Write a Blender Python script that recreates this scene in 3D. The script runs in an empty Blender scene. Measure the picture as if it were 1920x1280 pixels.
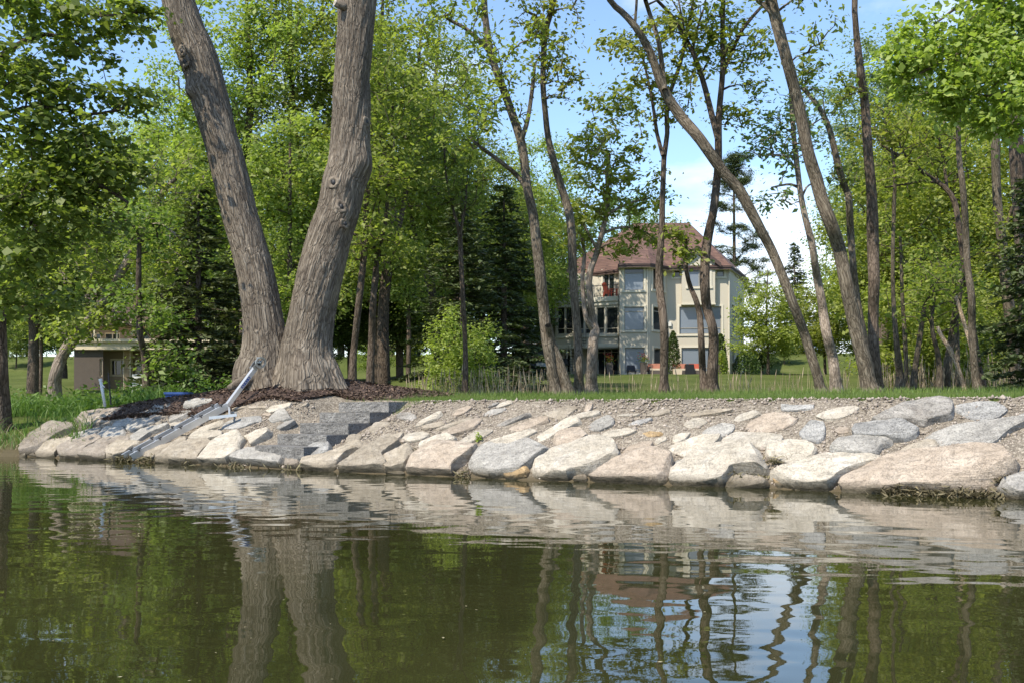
import bpy, bmesh, math, random
import numpy as np
from mathutils import Vector, Matrix, noise as mnoise

SC = bpy.context.scene
COL = SC.collection
R = math.radians
# ---------------------------------------------------------------- camera
F = 1867.0; CX = 960.0; YH = 768.0; CH = 0.9
cam_d = bpy.data.cameras.new('camera'); cam = bpy.data.objects.new('camera', cam_d); COL.objects.link(cam)
cam.location = (0, 0, CH); cam.rotation_euler = (R(90), 0, 0)
cam_d.sensor_width = 36.0; cam_d.lens = 36.0*F/1920.0
cam_d.shift_y = 128.0/1920.0
cam_d.clip_start = 0.05; cam_d.clip_end = 3000
SC.camera = cam
# ---------------------------------------------------------------- sky and sun
SUN_DIR = Vector((-0.60, -0.62, 1.02)).normalized()
EL = math.asin(SUN_DIR.z); ROT = math.atan2(SUN_DIR.x, SUN_DIR.y)
SKY_STRENGTH = 0.15
world = bpy.data.worlds.new('World'); SC.world = world; world.use_nodes = True
wn = world.node_tree; wn.nodes.clear()
def wnode(t, **k):
    n = wn.nodes.new(t)
    for a, b in k.items(): setattr(n, a, b)
    return n
def build_world():
    L = wn.links.new
    out = wnode('ShaderNodeOutputWorld'); bg = wnode('ShaderNodeBackground'); bg.inputs['Strength'].default_value = SKY_STRENGTH
    sky = wnode('ShaderNodeTexSky', sky_type='NISHITA', sun_disc=False)
    sky.sun_elevation = EL; sky.sun_rotation = ROT; sky.air_density = 1.0; sky.dust_density = 0.25; sky.ozone_density = 2.6
    tc = wnode('ShaderNodeTexCoord'); sep = wnode('ShaderNodeSeparateXYZ'); L(tc.outputs['Generated'], sep.inputs[0])
    zp = wnode('ShaderNodeMath', operation='ADD'); L(sep.outputs['Z'], zp.inputs[0]); zp.inputs[1].default_value = 0.22
    zm = wnode('ShaderNodeMath', operation='MAXIMUM'); L(zp.outputs[0], zm.inputs[0]); zm.inputs[1].default_value = 0.06
    dv = wnode('ShaderNodeVectorMath', operation='DIVIDE'); L(tc.outputs['Generated'], dv.inputs[0])
    cmb = wnode('ShaderNodeCombineXYZ')
    for i in range(3): L(zm.outputs[0], cmb.inputs[i])
    L(cmb.outputs[0], dv.inputs[1])
    nz = wnode('ShaderNodeTexNoise'); nz.inputs['Scale'].default_value = 2.1; nz.inputs['Detail'].default_value = 9
    nz.inputs['Roughness'].default_value = 0.56; nz.inputs['Distortion'].default_value = 0.35
    mp = wnode('ShaderNodeMapping'); mp.inputs['Location'].default_value = (3.1, 1.7, 0.4); L(dv.outputs[0], mp.inputs[0]); L(mp.outputs[0], nz.inputs['Vector'])
    # more cloud low over the horizon, everywhere round the compass
    low = wnode('ShaderNodeMapRange'); low.inputs['From Min'].default_value = 0.02; low.inputs['From Max'].default_value = 0.27
    low.inputs['To Min'].default_value = 0.17; low.inputs['To Max'].default_value = -0.02; L(sep.outputs['Z'], low.inputs['Value'])
    ad = wnode('ShaderNodeMath', operation='ADD'); L(nz.outputs['Fac'], ad.inputs[0]); L(low.outputs[0], ad.inputs[1])
    rmp = wnode('ShaderNodeValToRGB'); rmp.color_ramp.elements[0].position = 0.52; rmp.color_ramp.elements[1].position = 0.80
    L(ad.outputs[0], rmp.inputs[0])
    mix = wnode('ShaderNodeMix', data_type='RGBA'); L(rmp.outputs['Color'], mix.inputs['Factor'])
    gain = wnode('ShaderNodeMix', data_type='RGBA', blend_type='MULTIPLY'); gain.inputs['Factor'].default_value = 1.0
    L(sky.outputs[0], gain.inputs['A']); gain.inputs['B'].default_value = (1.0, 1.0, 1.0, 1)
    L(gain.outputs['Result'], mix.inputs['A']); mix.inputs['B'].default_value = (5.2, 5.35, 5.6, 1)
    L(mix.outputs['Result'], bg.inputs['Color']); L(bg.outputs[0], out.inputs['Surface'])
build_world()
sun_d = bpy.data.lights.new('sun', 'SUN'); sun_d.energy = 3.6; sun_d.angle = R(0.6); sun_d.color = (1.0, 0.91, 0.76)
sun = bpy.data.objects.new('sun', sun_d); COL.objects.link(sun); sun.location = (-30, -20, 60)
sun.rotation_euler = SUN_DIR.to_track_quat('Z', 'Y').to_euler()
SC.view_settings.view_transform = 'Standard'; SC.view_settings.look = 'None'
SC.view_settings.gamma = 1.0; SC.view_settings.use_curve_mapping = False; SC.view_settings.exposure = 0.92
SC.cycles.max_bounces = 7; SC.cycles.diffuse_bounces = 3; SC.cycles.glossy_bounces = 3
SC.cycles.transmission_bounces = 4; SC.cycles.transparent_max_bounces = 6
SC.cycles.caustics_reflective = False; SC.cycles.caustics_refractive = False
SC.cycles.use_denoising = True

# ---------------------------------------------------------------- helpers
def tag(o, label=None, cat=None, group=None, kind=None):
    if label: o['label'] = label
    if cat: o['category'] = cat
    if group: o['group'] = group
    if kind: o['kind'] = kind
    return o
def empty(name, loc=(0, 0, 0), label=None, cat=None, group=None):
    o = bpy.data.objects.new(name, None); COL.objects.link(o); o.location = loc; o.empty_display_size = 0.2
    return tag(o, label, cat, group)
def link(name, me, mat=None, parent=None, smooth=False, keep=True):
    """link mesh (world coordinates) as an object; with a parent, keep its world place"""
    if mat is not None:
        for m in (mat if isinstance(mat, (list, tuple)) else [mat]):
            me.materials.append(m)
    if smooth: me.polygons.foreach_set('use_smooth', np.ones(len(me.polygons), dtype=bool))
    o = bpy.data.objects.new(name, me); COL.objects.link(o)
    if parent is not None:
        o.parent = parent
        if keep: o.matrix_parent_inverse = parent_world(parent).inverted()
    return o
def parent_world(p):
    m = p.matrix_basis.copy()
    if p.parent: m = parent_world(p.parent) @ p.matrix_parent_inverse @ m
    return m
def mesh_np(name, V, Q, uv=None):
    """numpy mesh: V (n,3), Q (m,k) all faces with k corners"""
    V = np.asarray(V, dtype=np.float32); Q = np.asarray(Q, dtype=np.int32)
    me = bpy.data.meshes.new(name); m, k = Q.shape
    me.vertices.add(len(V)); me.vertices.foreach_set('co', V.ravel())
    me.loops.add(m*k); me.loops.foreach_set('vertex_index', Q.ravel())
    me.polygons.add(m); me.polygons.foreach_set('loop_start', np.arange(m, dtype=np.int32)*k)
    if uv is not None:
        l = me.uv_layers.new(name='UVMap'); l.data.foreach_set('uv', np.asarray(uv, dtype=np.float32)[Q.ravel()].ravel())
    me.update(calc_edges=True); me.validate(); return me
def mesh_py(name, V, Fc):
    me = bpy.data.meshes.new(name); me.from_pydata([tuple(v) for v in V], [], [tuple(f) for f in Fc]); me.update(); return me
class MB:
    """collects boxes, prisms, tubes into one mesh"""
    def __init__(s): s.v = []; s.f = []
    def add(s, V, Fc):
        n = len(s.v); s.v += [tuple(p) for p in V]; s.f += [tuple(i+n for i in f) for f in Fc]; return s
    def box(s, x0, x1, y0, y1, z0, z1):
        return s.hexa([(x0,y0,z0),(x1,y0,z0),(x1,y1,z0),(x0,y1,z0)], [(x0,y0,z1),(x1,y0,z1),(x1,y1,z1),(x0,y1,z1)])
    def hexa(s, b, t):
        n = len(b); V = list(b)+list(t)
        Fc = [tuple(range(n))[::-1], tuple(range(n, 2*n))]+[(i, (i+1) % n, n+(i+1) % n, n+i) for i in range(n)]
        return s.add(V, Fc)
    def obox(s, A, B, w, h, up=(0, 0, 1)):
        """beam from A to B, w across, h along up"""
        A = Vector(A); B = Vector(B); d = (B-A).normalized(); u = Vector(up); x = d.cross(u).normalized()*w/2; u2 = x.cross(d).normalized()*h/2
        return s.hexa([A-x-u2, A+x-u2, A+x+u2, A-x+u2], [B-x-u2, B+x-u2, B+x+u2, B-x+u2])
    def tube(s, A, B, r0, r1=None, n=8):
        A = Vector(A); B = Vector(B); r1 = r0 if r1 is None else r1; d = (B-A).normalized()
        x = d.orthogonal().normalized(); y = d.cross(x)
        ring = lambda c, r: [c+(x*math.cos(2*math.pi*i/n)+y*math.sin(2*math.pi*i/n))*r for i in range(n)]
        return s.hexa(ring(A, r0), ring(B, r1))
    def ball(s, c, rx, ry=None, rz=None, n=10, m=6):
        ry = ry or rx; rz = rz or rx; V = []; Fc = []
        for j in range(m+1):
            t = math.pi*j/m
            for i in range(n):
                p = 2*math.pi*i/n; V.append((c[0]+rx*math.sin(t)*math.cos(p), c[1]+ry*math.sin(t)*math.sin(p), c[2]+rz*math.cos(t)))
        for j in range(m):
            for i in range(n): Fc.append((j*n+i, (j+1)*n+i, (j+1)*n+(i+1) % n, j*n+(i+1) % n))
        return s.add(V, Fc)
    def build(s, name, mat, parent=None, smooth=False):
        return link(name, mesh_py(name, s.v, s.f), mat, parent, smooth)
def P(x, y, d): return Vector(((x-CX)/F*d, d, CH+(YH-y)/F*d))

# ---------------------------------------------------------------- materials
def mat(name): 
    m = bpy.data.materials.new(name); m.use_nodes = True; nt = m.node_tree; nt.nodes.clear()
    out = nt.nodes.new('ShaderNodeOutputMaterial'); return m, nt, out
def nd(nt, t, ins=None, **k):
    n = nt.nodes.new(t)
    for a, b in k.items(): setattr(n, a, b)
    for a, b in (ins or {}).items():
        if hasattr(b, 'is_output') or isinstance(b, bpy.types.NodeSocket): nt.links.new(b, n.inputs[a])
        else: n.inputs[a].default_value = b
    return n
def ramp(nt, fac, stops):
    r = nt.nodes.new('ShaderNodeValToRGB'); nt.links.new(fac, r.inputs[0]); e = r.color_ramp.elements
    while len(e) < len(stops): e.new(0.5)
    for i, (p, c) in enumerate(stops): e[i].position = p; e[i].color = (c[0], c[1], c[2], 1) if not isinstance(c, (int, float)) else (c, c, c, 1)
    return r.outputs['Color']
def mixc(nt, f, a, b, blend='MIX'):
    n = nt.nodes.new('ShaderNodeMix'); n.data_type = 'RGBA'; n.blend_type = blend
    for s, v in (('Factor', f), ('A', a), ('B', b)):
        if isinstance(v, bpy.types.NodeSocket): nt.links.new(v, n.inputs[s])
        elif s == 'Factor': n.inputs[s].default_value = v
        else: n.inputs[s].default_value = (v[0], v[1], v[2], 1)
    return n.outputs['Result']
def simple(name, col, rough=0.6, metal=0.0, var=0.12, scale=6.0, bump=0.0):
    m, nt, out = mat(name); tc = nd(nt, 'ShaderNodeTexCoord')
    nz = nd(nt, 'ShaderNodeTexNoise', {'Vector': tc.outputs['Object'], 'Scale': scale, 'Detail': 5.0, 'Roughness': 0.65})
    c = ramp(nt, nz.outputs['Fac'], [(0.25, [x*(1-var) for x in col]), (0.75, [min(1, x*(1+var)) for x in col])])
    b = nd(nt, 'ShaderNodeBsdfPrincipled', {'Base Color': c, 'Roughness': rough, 'Metallic': metal})
    if bump:
        bp = nd(nt, 'ShaderNodeBump', {'Height': nz.outputs['Fac'], 'Strength': bump, 'Distance': 0.02}); nt.links.new(bp.outputs[0], b.inputs['Normal'])
    nt.links.new(b.outputs[0], out.inputs[0]); return m
def stone_mat(name, cols, speck=0.25, vein=0.0):
    m, nt, out = mat(name); tc = nd(nt, 'ShaderNodeTexCoord'); oi = nd(nt, 'ShaderNodeObjectInfo')
    off = nd(nt, 'ShaderNodeVectorMath', {0: tc.outputs['Object'], 1: oi.outputs['Random']}, operation='ADD')
    v = off.outputs[0]
    big = nd(nt, 'ShaderNodeTexNoise', {'Vector': v, 'Scale': 3.2, 'Detail': 8.0, 'Roughness': 0.62, 'Distortion': 0.6})
    fine = nd(nt, 'ShaderNodeTexNoise', {'Vector': v, 'Scale': 55.0, 'Detail': 4.0, 'Roughness': 0.75})
    str_ = nd(nt, 'ShaderNodeMapping', {'Vector': v, 'Rotation': (0.3, 0.5, 0.4), 'Scale': (2.0, 7.0, 16.0)})
    lay = nd(nt, 'ShaderNodeTexNoise', {'Vector': str_.outputs[0], 'Scale': 1.3, 'Detail': 6.0, 'Roughness': 0.6})
    c = ramp(nt, big.outputs['Fac'], [(0.30, cols[0]), (0.52, cols[1]), (0.72, cols[2])])
    sp = ramp(nt, fine.outputs['Fac'], [(0.34, 1-speck*1.5), (0.5, 1.0), (0.68, 1+speck*0.4)])
    c = mixc(nt, 1.0, c, sp, 'MULTIPLY')
    ly = ramp(nt, lay.outputs['Fac'], [(0.36, 0.72-vein*0.4), (0.5, 1.0), (0.7, 1.06+vein)])
    c = mixc(nt, 0.8, c, ly, 'MULTIPLY')
    hs = nd(nt, 'ShaderNodeHueSaturation', {'Color': c, 'Saturation': 1.0})
    vv = nd(nt, 'ShaderNodeMapRange', {'Value': oi.outputs['Random'], 'To Min': 0.86, 'To Max': 1.12}); nt.links.new(vv.outputs[0], hs.inputs['Value'])
    # wet, silt-stained foot where the lake laps at the stone
    geo = nd(nt, 'ShaderNodeNewGeometry'); sz = nd(nt, 'ShaderNodeSeparateXYZ', {0: geo.outputs['Position']})
    wz = nd(nt, 'ShaderNodeMath', {0: sz.outputs['Z'], 1: nd(nt, 'ShaderNodeMath', {0: big.outputs['Fac'], 1: 0.16}, operation='MULTIPLY').outputs[0]}, operation='SUBTRACT')
    wet = nd(nt, 'ShaderNodeMapRange', {'Value': wz.outputs[0], 'From Min': -0.045, 'From Max': 0.06, 'To Min': 1.0, 'To Max': 0.0})
    c2 = mixc(nt, wet.outputs[0], hs.outputs[0], (0.075, 0.062, 0.038))
    b = nd(nt, 'ShaderNodeBsdfPrincipled', {'Base Color': c2, 'Roughness': 0.85})
    hh = nd(nt, 'ShaderNodeMath', {0: lay.outputs['Fac'], 1: nd(nt, 'ShaderNodeMath', {0: fine.outputs['Fac'], 1: 0.35}, operation='MULTIPLY').outputs[0]}, operation='ADD')
    mid = nd(nt, 'ShaderNodeTexVoronoi', {'Vector': nd(nt, 'ShaderNodeVectorMath', {0: v, 1: big.outputs['Color']}, operation='ADD').outputs[0], 'Scale': 6.5}, feature='DISTANCE_TO_EDGE')
    crk = nd(nt, 'ShaderNodeMapRange', {'Value': mid.outputs['Distance'], 'From Max': 0.03})
    h3 = nd(nt, 'ShaderNodeMath', {0: nd(nt, 'ShaderNodeMath', {0: crk.outputs[0], 1: 0.25}, operation='MULTIPLY').outputs[0], 1: nd(nt, 'ShaderNodeMath', {0: hh.outputs[0], 1: nd(nt, 'ShaderNodeTexNoise', {'Vector': v, 'Scale': 13.0, 'Detail': 5.0, 'Roughness': 0.6}).outputs['Fac']}, operation='ADD').outputs[0]}, operation='ADD')
    bp = nd(nt, 'ShaderNodeBump', {'Height': h3.outputs[0], 'Strength': 0.75, 'Distance': 0.035}); nt.links.new(bp.outputs[0], b.inputs['Normal'])
    nt.links.new(b.outputs[0], out.inputs[0]); return m
def leaf_mat(name, dark, light, trans=0.54, rough=0.5):
    m, nt, out = mat(name); geo = nd(nt, 'ShaderNodeNewGeometry'); oi = nd(nt, 'ShaderNodeObjectInfo')
    c = ramp(nt, geo.outputs['Random Per Island'], [(0.0, dark), (0.6, [(a+b)/2 for a, b in zip(dark, light)]), (1.0, light)])
    hs = nd(nt, 'ShaderNodeHueSaturation', {'Color': c, 'Saturation': 0.95})
    h = nd(nt, 'ShaderNodeMapRange', {'Value': oi.outputs['Random'], 'To Min': 0.488, 'To Max': 0.516}); nt.links.new(h.outputs[0], hs.inputs['Hue'])
    v = nd(nt, 'ShaderNodeMapRange', {'Value': oi.outputs['Random'], 'To Min': 0.95, 'To Max': 1.25}); nt.links.new(v.outputs[0], hs.inputs['Value'])
    b = nd(nt, 'ShaderNodeBsdfPrincipled', {'Base Color': hs.outputs[0], 'Roughness': rough, 'Specular IOR Level': 0.35})
    tcol = mixc(nt, 1.0, hs.outputs[0], (1.25, 1.35, 0.6), 'MULTIPLY')
    t = nd(nt, 'ShaderNodeBsdfTranslucent', {'Color': tcol})
    mx = nd(nt, 'ShaderNodeMixShader', {0: trans}); nt.links.new(b.outputs[0], mx.inputs[1]); nt.links.new(t.outputs[0], mx.inputs[2])
    nt.links.new(mx.outputs[0], out.inputs[0]); return m
def bark_mat(name, dark, mid, light, us=22.0, vs=3.2, bump=0.8, dist=0.03):
    m, nt, out = mat(name); tc = nd(nt, 'ShaderNodeTexCoord')
    mp = nd(nt, 'ShaderNodeMapping', {'Vector': tc.outputs['UV'], 'Scale': (us, vs, 1)})
    dz = nd(nt, 'ShaderNodeTexNoise', {'Vector': tc.outputs['Object'], 'Scale': 2.2, 'Detail': 3.0})
    wv = nd(nt, 'ShaderNodeVectorMath', {0: mp.outputs[0], 1: nd(nt, 'ShaderNodeVectorMath', {0: dz.outputs['Color'], 1: (1.6, 1.6, 1.6)}, operation='MULTIPLY').outputs[0]}, operation='ADD')
    rid = nd(nt, 'ShaderNodeTexNoise', {'Vector': wv.outputs[0], 'Scale': 1.0, 'Detail': 3.0, 'Roughness': 0.55, 'Distortion': 0.3})
    ab = nd(nt, 'ShaderNodeMath', {0: nd(nt, 'ShaderNodeMath', {0: rid.outputs['Fac'], 1: 0.5}, operation='SUBTRACT').outputs[0]}, operation='ABSOLUTE')
    rg = nd(nt, 'ShaderNodeMapRange', {'Value': ab.outputs[0], 'From Max': 0.16})
    fn = nd(nt, 'ShaderNodeTexNoise', {'Vector': nd(nt, 'ShaderNodeMapping', {'Vector': wv.outputs[0], 'Scale': (2.6, 4.0, 1)}).outputs[0], 'Scale': 1.0, 'Detail': 5.0, 'Roughness': 0.7})
    pl = nd(nt, 'ShaderNodeTexVoronoi', {'Vector': nd(nt, 'ShaderNodeMapping', {'Vector': wv.outputs[0], 'Scale': (1.1, 2.2, 1)}).outputs[0], 'Scale': 1.0}, feature='DISTANCE_TO_EDGE')
    pm = nd(nt, 'ShaderNodeMapRange', {'Value': pl.outputs['Distance'], 'From Max': 0.22, 'To Max': 0.38})
    r2 = nd(nt, 'ShaderNodeMath', {0: nd(nt, 'ShaderNodeMath', {0: rg.outputs[0], 1: 0.48}, operation='MULTIPLY').outputs[0], 1: pm.outputs[0]}, operation='ADD')
    he = nd(nt, 'ShaderNodeMath', {0: r2.outputs[0], 1: nd(nt, 'ShaderNodeMath', {0: fn.outputs['Fac'], 1: 0.42}, operation='MULTIPLY').outputs[0]}, operation='ADD')
    c = ramp(nt, he.outputs[0], [(0.18, dark), (0.55, mid), (1.0, light)])
    patch = ramp(nt, nd(nt, 'ShaderNodeTexNoise', {'Vector': tc.outputs['Object'], 'Scale': 1.4, 'Detail': 5.0}).outputs['Fac'], [(0.35, 0.8), (0.65, 1.15)])
    c = mixc(nt, 1.0, c, patch, 'MULTIPLY')
    b = nd(nt, 'ShaderNodeBsdfPrincipled', {'Base Color': c, 'Roughness': 0.9, 'Specular IOR Level': 0.2})
    bp = nd(nt, 'ShaderNodeBump', {'Height': he.outputs[0], 'Strength': bump, 'Distance': dist}); nt.links.new(bp.outputs[0], b.inputs['Normal'])
    nt.links.new(b.outputs[0], out.inputs[0]); return m

M = {}
M['tan'] = stone_mat('stone_tan', [(0.27,0.225,0.165), (0.36,0.31,0.24), (0.45,0.395,0.32)])
M['pink'] = stone_mat('stone_pink', [(0.31,0.25,0.19), (0.40,0.33,0.258), (0.48,0.41,0.33)])
M['grey'] = stone_mat('stone_grey', [(0.26,0.245,0.22), (0.36,0.34,0.305), (0.45,0.43,0.385)], 0.35)
M['white'] = stone_mat('stone_white', [(0.37,0.325,0.255), (0.48,0.43,0.35), (0.57,0.525,0.45)])
M['blue'] = stone_mat('stone_blue', [(0.24,0.233,0.218), (0.35,0.34,0.318), (0.465,0.452,0.425)], 0.45, 0.1)
M['dark'] = stone_mat('stone_dark', [(0.15,0.13,0.11), (0.28,0.26,0.23), (0.42,0.39,0.35)], 0.4, 0.1)
M['gold'] = stone_mat('stone_gold', [(0.34,0.22,0.10), (0.48,0.34,0.18), (0.58,0.45,0.28)], 0.4)
M['brown'] = stone_mat('stone_brown', [(0.20,0.165,0.13), (0.31,0.265,0.215), (0.41,0.36,0.30)], 0.35)
M['granite'] = stone_mat('cut_granite', [(0.15,0.144,0.136), (0.212,0.205,0.194), (0.295,0.286,0.27)], 0.6)
M['alu'] = simple('aluminium', (0.62,0.63,0.64), 0.42, 0.75, 0.08, 12)
M['black'] = simple('black_rubber', (0.02,0.02,0.022), 0.6)
M['steel'] = simple('zinc_steel', (0.45,0.46,0.45), 0.4, 0.8)
M['bluepaint'] = simple('blue_paint', (0.03,0.08,0.28), 0.45)
M['bigbark'] = bark_mat('big_bark', (0.064,0.05,0.038), (0.16,0.132,0.103), (0.27,0.232,0.185), 21.0, 2.0, 0.9, 0.04)
M['bark'] = bark_mat('grey_bark', (0.04,0.032,0.023), (0.12,0.098,0.072), (0.205,0.175,0.133), 20.0, 2.6, 0.8, 0.03)
M['barkd'] = bark_mat('brown_bark', (0.032,0.024,0.018), (0.098,0.074,0.056), (0.17,0.135,0.105), 20.0, 2.6, 0.8, 0.03)
M['barkp'] = bark_mat('pale_bark', (0.10,0.08,0.065), (0.24,0.195,0.155), (0.36,0.30,0.25), 18.0, 2.6, 0.8, 0.03)
M['wood'] = simple('cut_wood', (0.42,0.38,0.32), 0.8, 0, 0.3, 20)
M['lf_light'] = leaf_mat('leaf_light', (0.15,0.20,0.036), (0.32,0.365,0.095))
M['lf_yel'] = leaf_mat('leaf_yellow_green', (0.18,0.215,0.032), (0.33,0.355,0.085))
M['lf_mid'] = leaf_mat('leaf_mid', (0.10,0.15,0.03), (0.22,0.27,0.072))
M['lf_dark'] = leaf_mat('leaf_dark', (0.045,0.082,0.018), (0.105,0.158,0.038), 0.38)
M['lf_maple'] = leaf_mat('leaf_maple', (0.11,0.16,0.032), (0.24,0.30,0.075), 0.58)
M['lf_bright'] = leaf_mat('leaf_bright', (0.19,0.24,0.038), (0.35,0.395,0.10), 0.52)
M['lf_blue'] = leaf_mat('leaf_blue_green', (0.12,0.165,0.065), (0.23,0.285,0.125))
M['spruce'] = leaf_mat('spruce_needles', (0.042,0.060,0.022), (0.12,0.148,0.055), 0.2, 0.6)
M['pine'] = leaf_mat('pine_needles', (0.04,0.062,0.02), (0.10,0.125,0.04), 0.2, 0.6)
M['grass'] = leaf_mat('grass_blades', (0.075,0.125,0.018), (0.17,0.22,0.045), 0.3)
M['reed'] = leaf_mat('dry_reed', (0.26,0.21,0.125), (0.50,0.42,0.29), 0.2, 0.8)
M['lilyleaf'] = leaf_mat('shore_leaf', (0.06,0.125,0.015), (0.15,0.23,0.04), 0.35)
M['chip'] = leaf_mat('bark_chip', (0.035,0.02,0.014), (0.15,0.095,0.07), 0.0, 0.9)
M['weed'] = leaf_mat('lake_weed', (0.05,0.04,0.018), (0.20,0.165,0.09), 0.1, 0.8)

# ---------------------------------------------------------------- the lie of the land
SHX = np.array([-60, -30, -16, -12.5, -10.6, -9.41, -4.84, -2.64, 0.27, 2.75, 4.39, 5.06, 8.5, 15, 30, 70])
SHY = np.array([14.0, 15.0, 17.0, 18.3, 19.0, 19.3, 16.15, 14.55, 12.75, 11.55, 10.45, 10.06, 8.0, 4.5, -3, -22])
def yshore(X): return np.interp(X, SHX, SHY)
def sstep(a, b, x): t = np.clip((x-a)/(b-a), 0, 1); return t*t*(3-2*t)
TREE = P(570, 715, 18.9)
def vdist(X, Y): return (Y-yshore(X))*0.842
def height(X, Y):
    X = np.asarray(X, float); Y = np.asarray(Y, float); v = vdist(X, Y)
    top = 1.04-0.32*sstep(-6.5, -10.5, X)
    bank = np.where(v < 0, np.maximum(v*0.55, -1.6), top*np.minimum(v/1.7, 1)**0.94)
    h = bank+0.028*np.clip(v-1.7, 0, 8)
    # shallow swale with the reeds, then the rise to the house
    cen = 1-sstep(-9, -14, X)
    dip = (sstep(24, 30, Y)*(1-sstep(34, 46, Y)))*cen
    h = h-0.85*dip
    h = h+sstep(36, 78, Y)*2.35
    h = h+sstep(83, 101, Y)*3.0
    sw = (X+3.12)*0.65+(Y-14.96)*0.76; su = -((X+3.12)*0.76-(Y-14.96)*0.65)
    h = h+0.35*(1-(1-sstep(2.1, 3.8, sw))*(1-sstep(1.5, 2.7, su)))*np.exp(-(((X-TREE.x)/2.3)**2+((Y-TREE.y)/1.7)**2))*np.clip((v-1.2)/1.2, 0, 1)
    h = h+0.02*np.sin(X*1.3+Y*0.7)*np.clip(v-1.7, 0, 1)
    # the steps are let into the bank
    rx = X+3.12; ry = Y-14.96; w = rx*0.65+ry*0.76; u = -(rx*0.76-ry*0.65)
    m = sstep(-0.75, -0.1, u)*(1-sstep(1.5, 1.85, u))*sstep(-0.5, -0.1, w)*(1-sstep(2.02, 2.2, w))
    hs = 0.341-0.1735-0.06+0.1735*np.maximum(w, 0)/0.4285
    return h+(np.minimum(h, hs)-h)*m
def stair(X, Y): rx = X+3.12; ry = Y-14.96; return rx*0.65+ry*0.76, -(rx*0.76-ry*0.65)
def H(X, Y): return float(height(X, Y))
def on_bank(x, y):
    """point of the bank or ground seen at photo pixel x, y"""
    kx = (x-CX)/F; kz = (YH-y)/F; Ys = np.linspace(6, 24, 3600)
    d = CH+kz*Ys-height(kx*Ys, Ys); i = int(np.argmax(d < 0))
    if d[i] >= 0: i = len(Ys)-1
    Y = Ys[i]; return Vector((kx*Y, Y, H(kx*Y, Y)))

def grid_axis(spec):
    a = [spec[0][0]]
    for (s, e, st) in spec:
        n = max(1, int(round((e-s)/st))); a += list(np.linspace(s, e, n+1)[1:])
    return np.array(a)
def build_land():
    xs = grid_axis([(-700, -60, 80), (-60, -26, 2.0), (-26, -12, 0.5), (-12, 9, 0.16), (9, 26, 0.5), (26, 70, 2.0), (70, 700, 90)])
    ys = grid_axis([(-60, 3, 3.0), (3, 8, 0.5), (8, 22, 0.16), (22, 50, 0.6), (50, 110, 2.0), (110, 900, 60)])
    X, Y = np.meshgrid(xs, ys); Z = height(X, Y); v = vdist(X, Y)
    n1 = np.array([mnoise.noise((x*1.9, y*1.9, 0.3)) for x, y in zip(X.ravel(), Y.ravel())]).reshape(X.shape)
    Z = Z+0.03*n1*(v < 1.7)*(v > -0.5)
    V = np.stack([X, Y, Z], -1).reshape(-1, 3); nx = len(xs); ny = len(ys)
    i, j = np.meshgrid(np.arange(nx-1), np.arange(ny-1)); a = (j*nx+i).ravel()
    Q = np.stack([a, a+1, a+nx+1, a+nx], -1)
    vc = vdist(V[Q, 0].mean(1), V[Q, 1].mean(1)); xc = V[Q, 0].mean(1)
    nz = np.array([mnoise.noise((p*1.3, q*1.3, 4.0)) for p, q in zip(V[Q, 0].mean(1), V[Q, 1].mean(1))])
    sw, su = stair(V[Q, 0].mean(1), V[Q, 1].mean(1))
    isb = ((vc < 1.74+0.14*nz) & (xc > -9.6)) | ((su > -0.9) & (su < 2.15) & (sw > 0) & (sw < 2.35))
    def sub(mask):
        q = Q[mask]; u, inv = np.unique(q, return_inverse=True); return V[u], inv.reshape(q.shape)
    return sub(isb), sub(~isb)
(bV, bQ), (gV, gQ) = build_land()

def lawn_mat():
    m, nt, out = mat('lawn'); tc = nd(nt, 'ShaderNodeTexCoord'); g = tc.outputs['Object']
    a = nd(nt, 'ShaderNodeTexNoise', {'Vector': g, 'Scale': 0.35, 'Detail': 6.0, 'Roughness': 0.6})
    b_ = nd(nt, 'ShaderNodeTexNoise', {'Vector': g, 'Scale': 9.0, 'Detail': 6.0, 'Roughness': 0.8})
    c = ramp(nt, a.outputs['Fac'], [(0.3, (0.062,0.082,0.02)), (0.55, (0.092,0.115,0.03)), (0.75, (0.13,0.145,0.05))])
    f = ramp(nt, b_.outputs['Fac'], [(0.3, 0.6), (0.5, 1.0), (0.75, 1.25)])
    c = mixc(nt, 1.0, c, f, 'MULTIPLY')
    # bare lake bed under the water and on the muddy rim
    geo = nd(nt, 'ShaderNodeNewGeometry'); sz = nd(nt, 'ShaderNodeSeparateXYZ', {0: geo.outputs['Position']})
    k = nd(nt, 'ShaderNodeMapRange', {'Value': sz.outputs['Z'], 'From Min': 0.1, 'From Max': 0.3, 'To Min': 1.0, 'To Max': 0.0})
    c = mixc(nt, k.outputs[0], c, (0.12, 0.10, 0.06))
    b = nd(nt, 'ShaderNodeBsdfPrincipled', {'Base Color': c, 'Roughness': 0.95, 'Specular IOR Level': 0.1})
    bp = nd(nt, 'ShaderNodeBump', {'Height': b_.outputs['Fac'], 'Strength': 0.7, 'Distance': 0.08}); nt.links.new(bp.outputs[0], b.inputs['Normal'])
    nt.links.new(b.outputs[0], out.inputs[0]); return m
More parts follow.
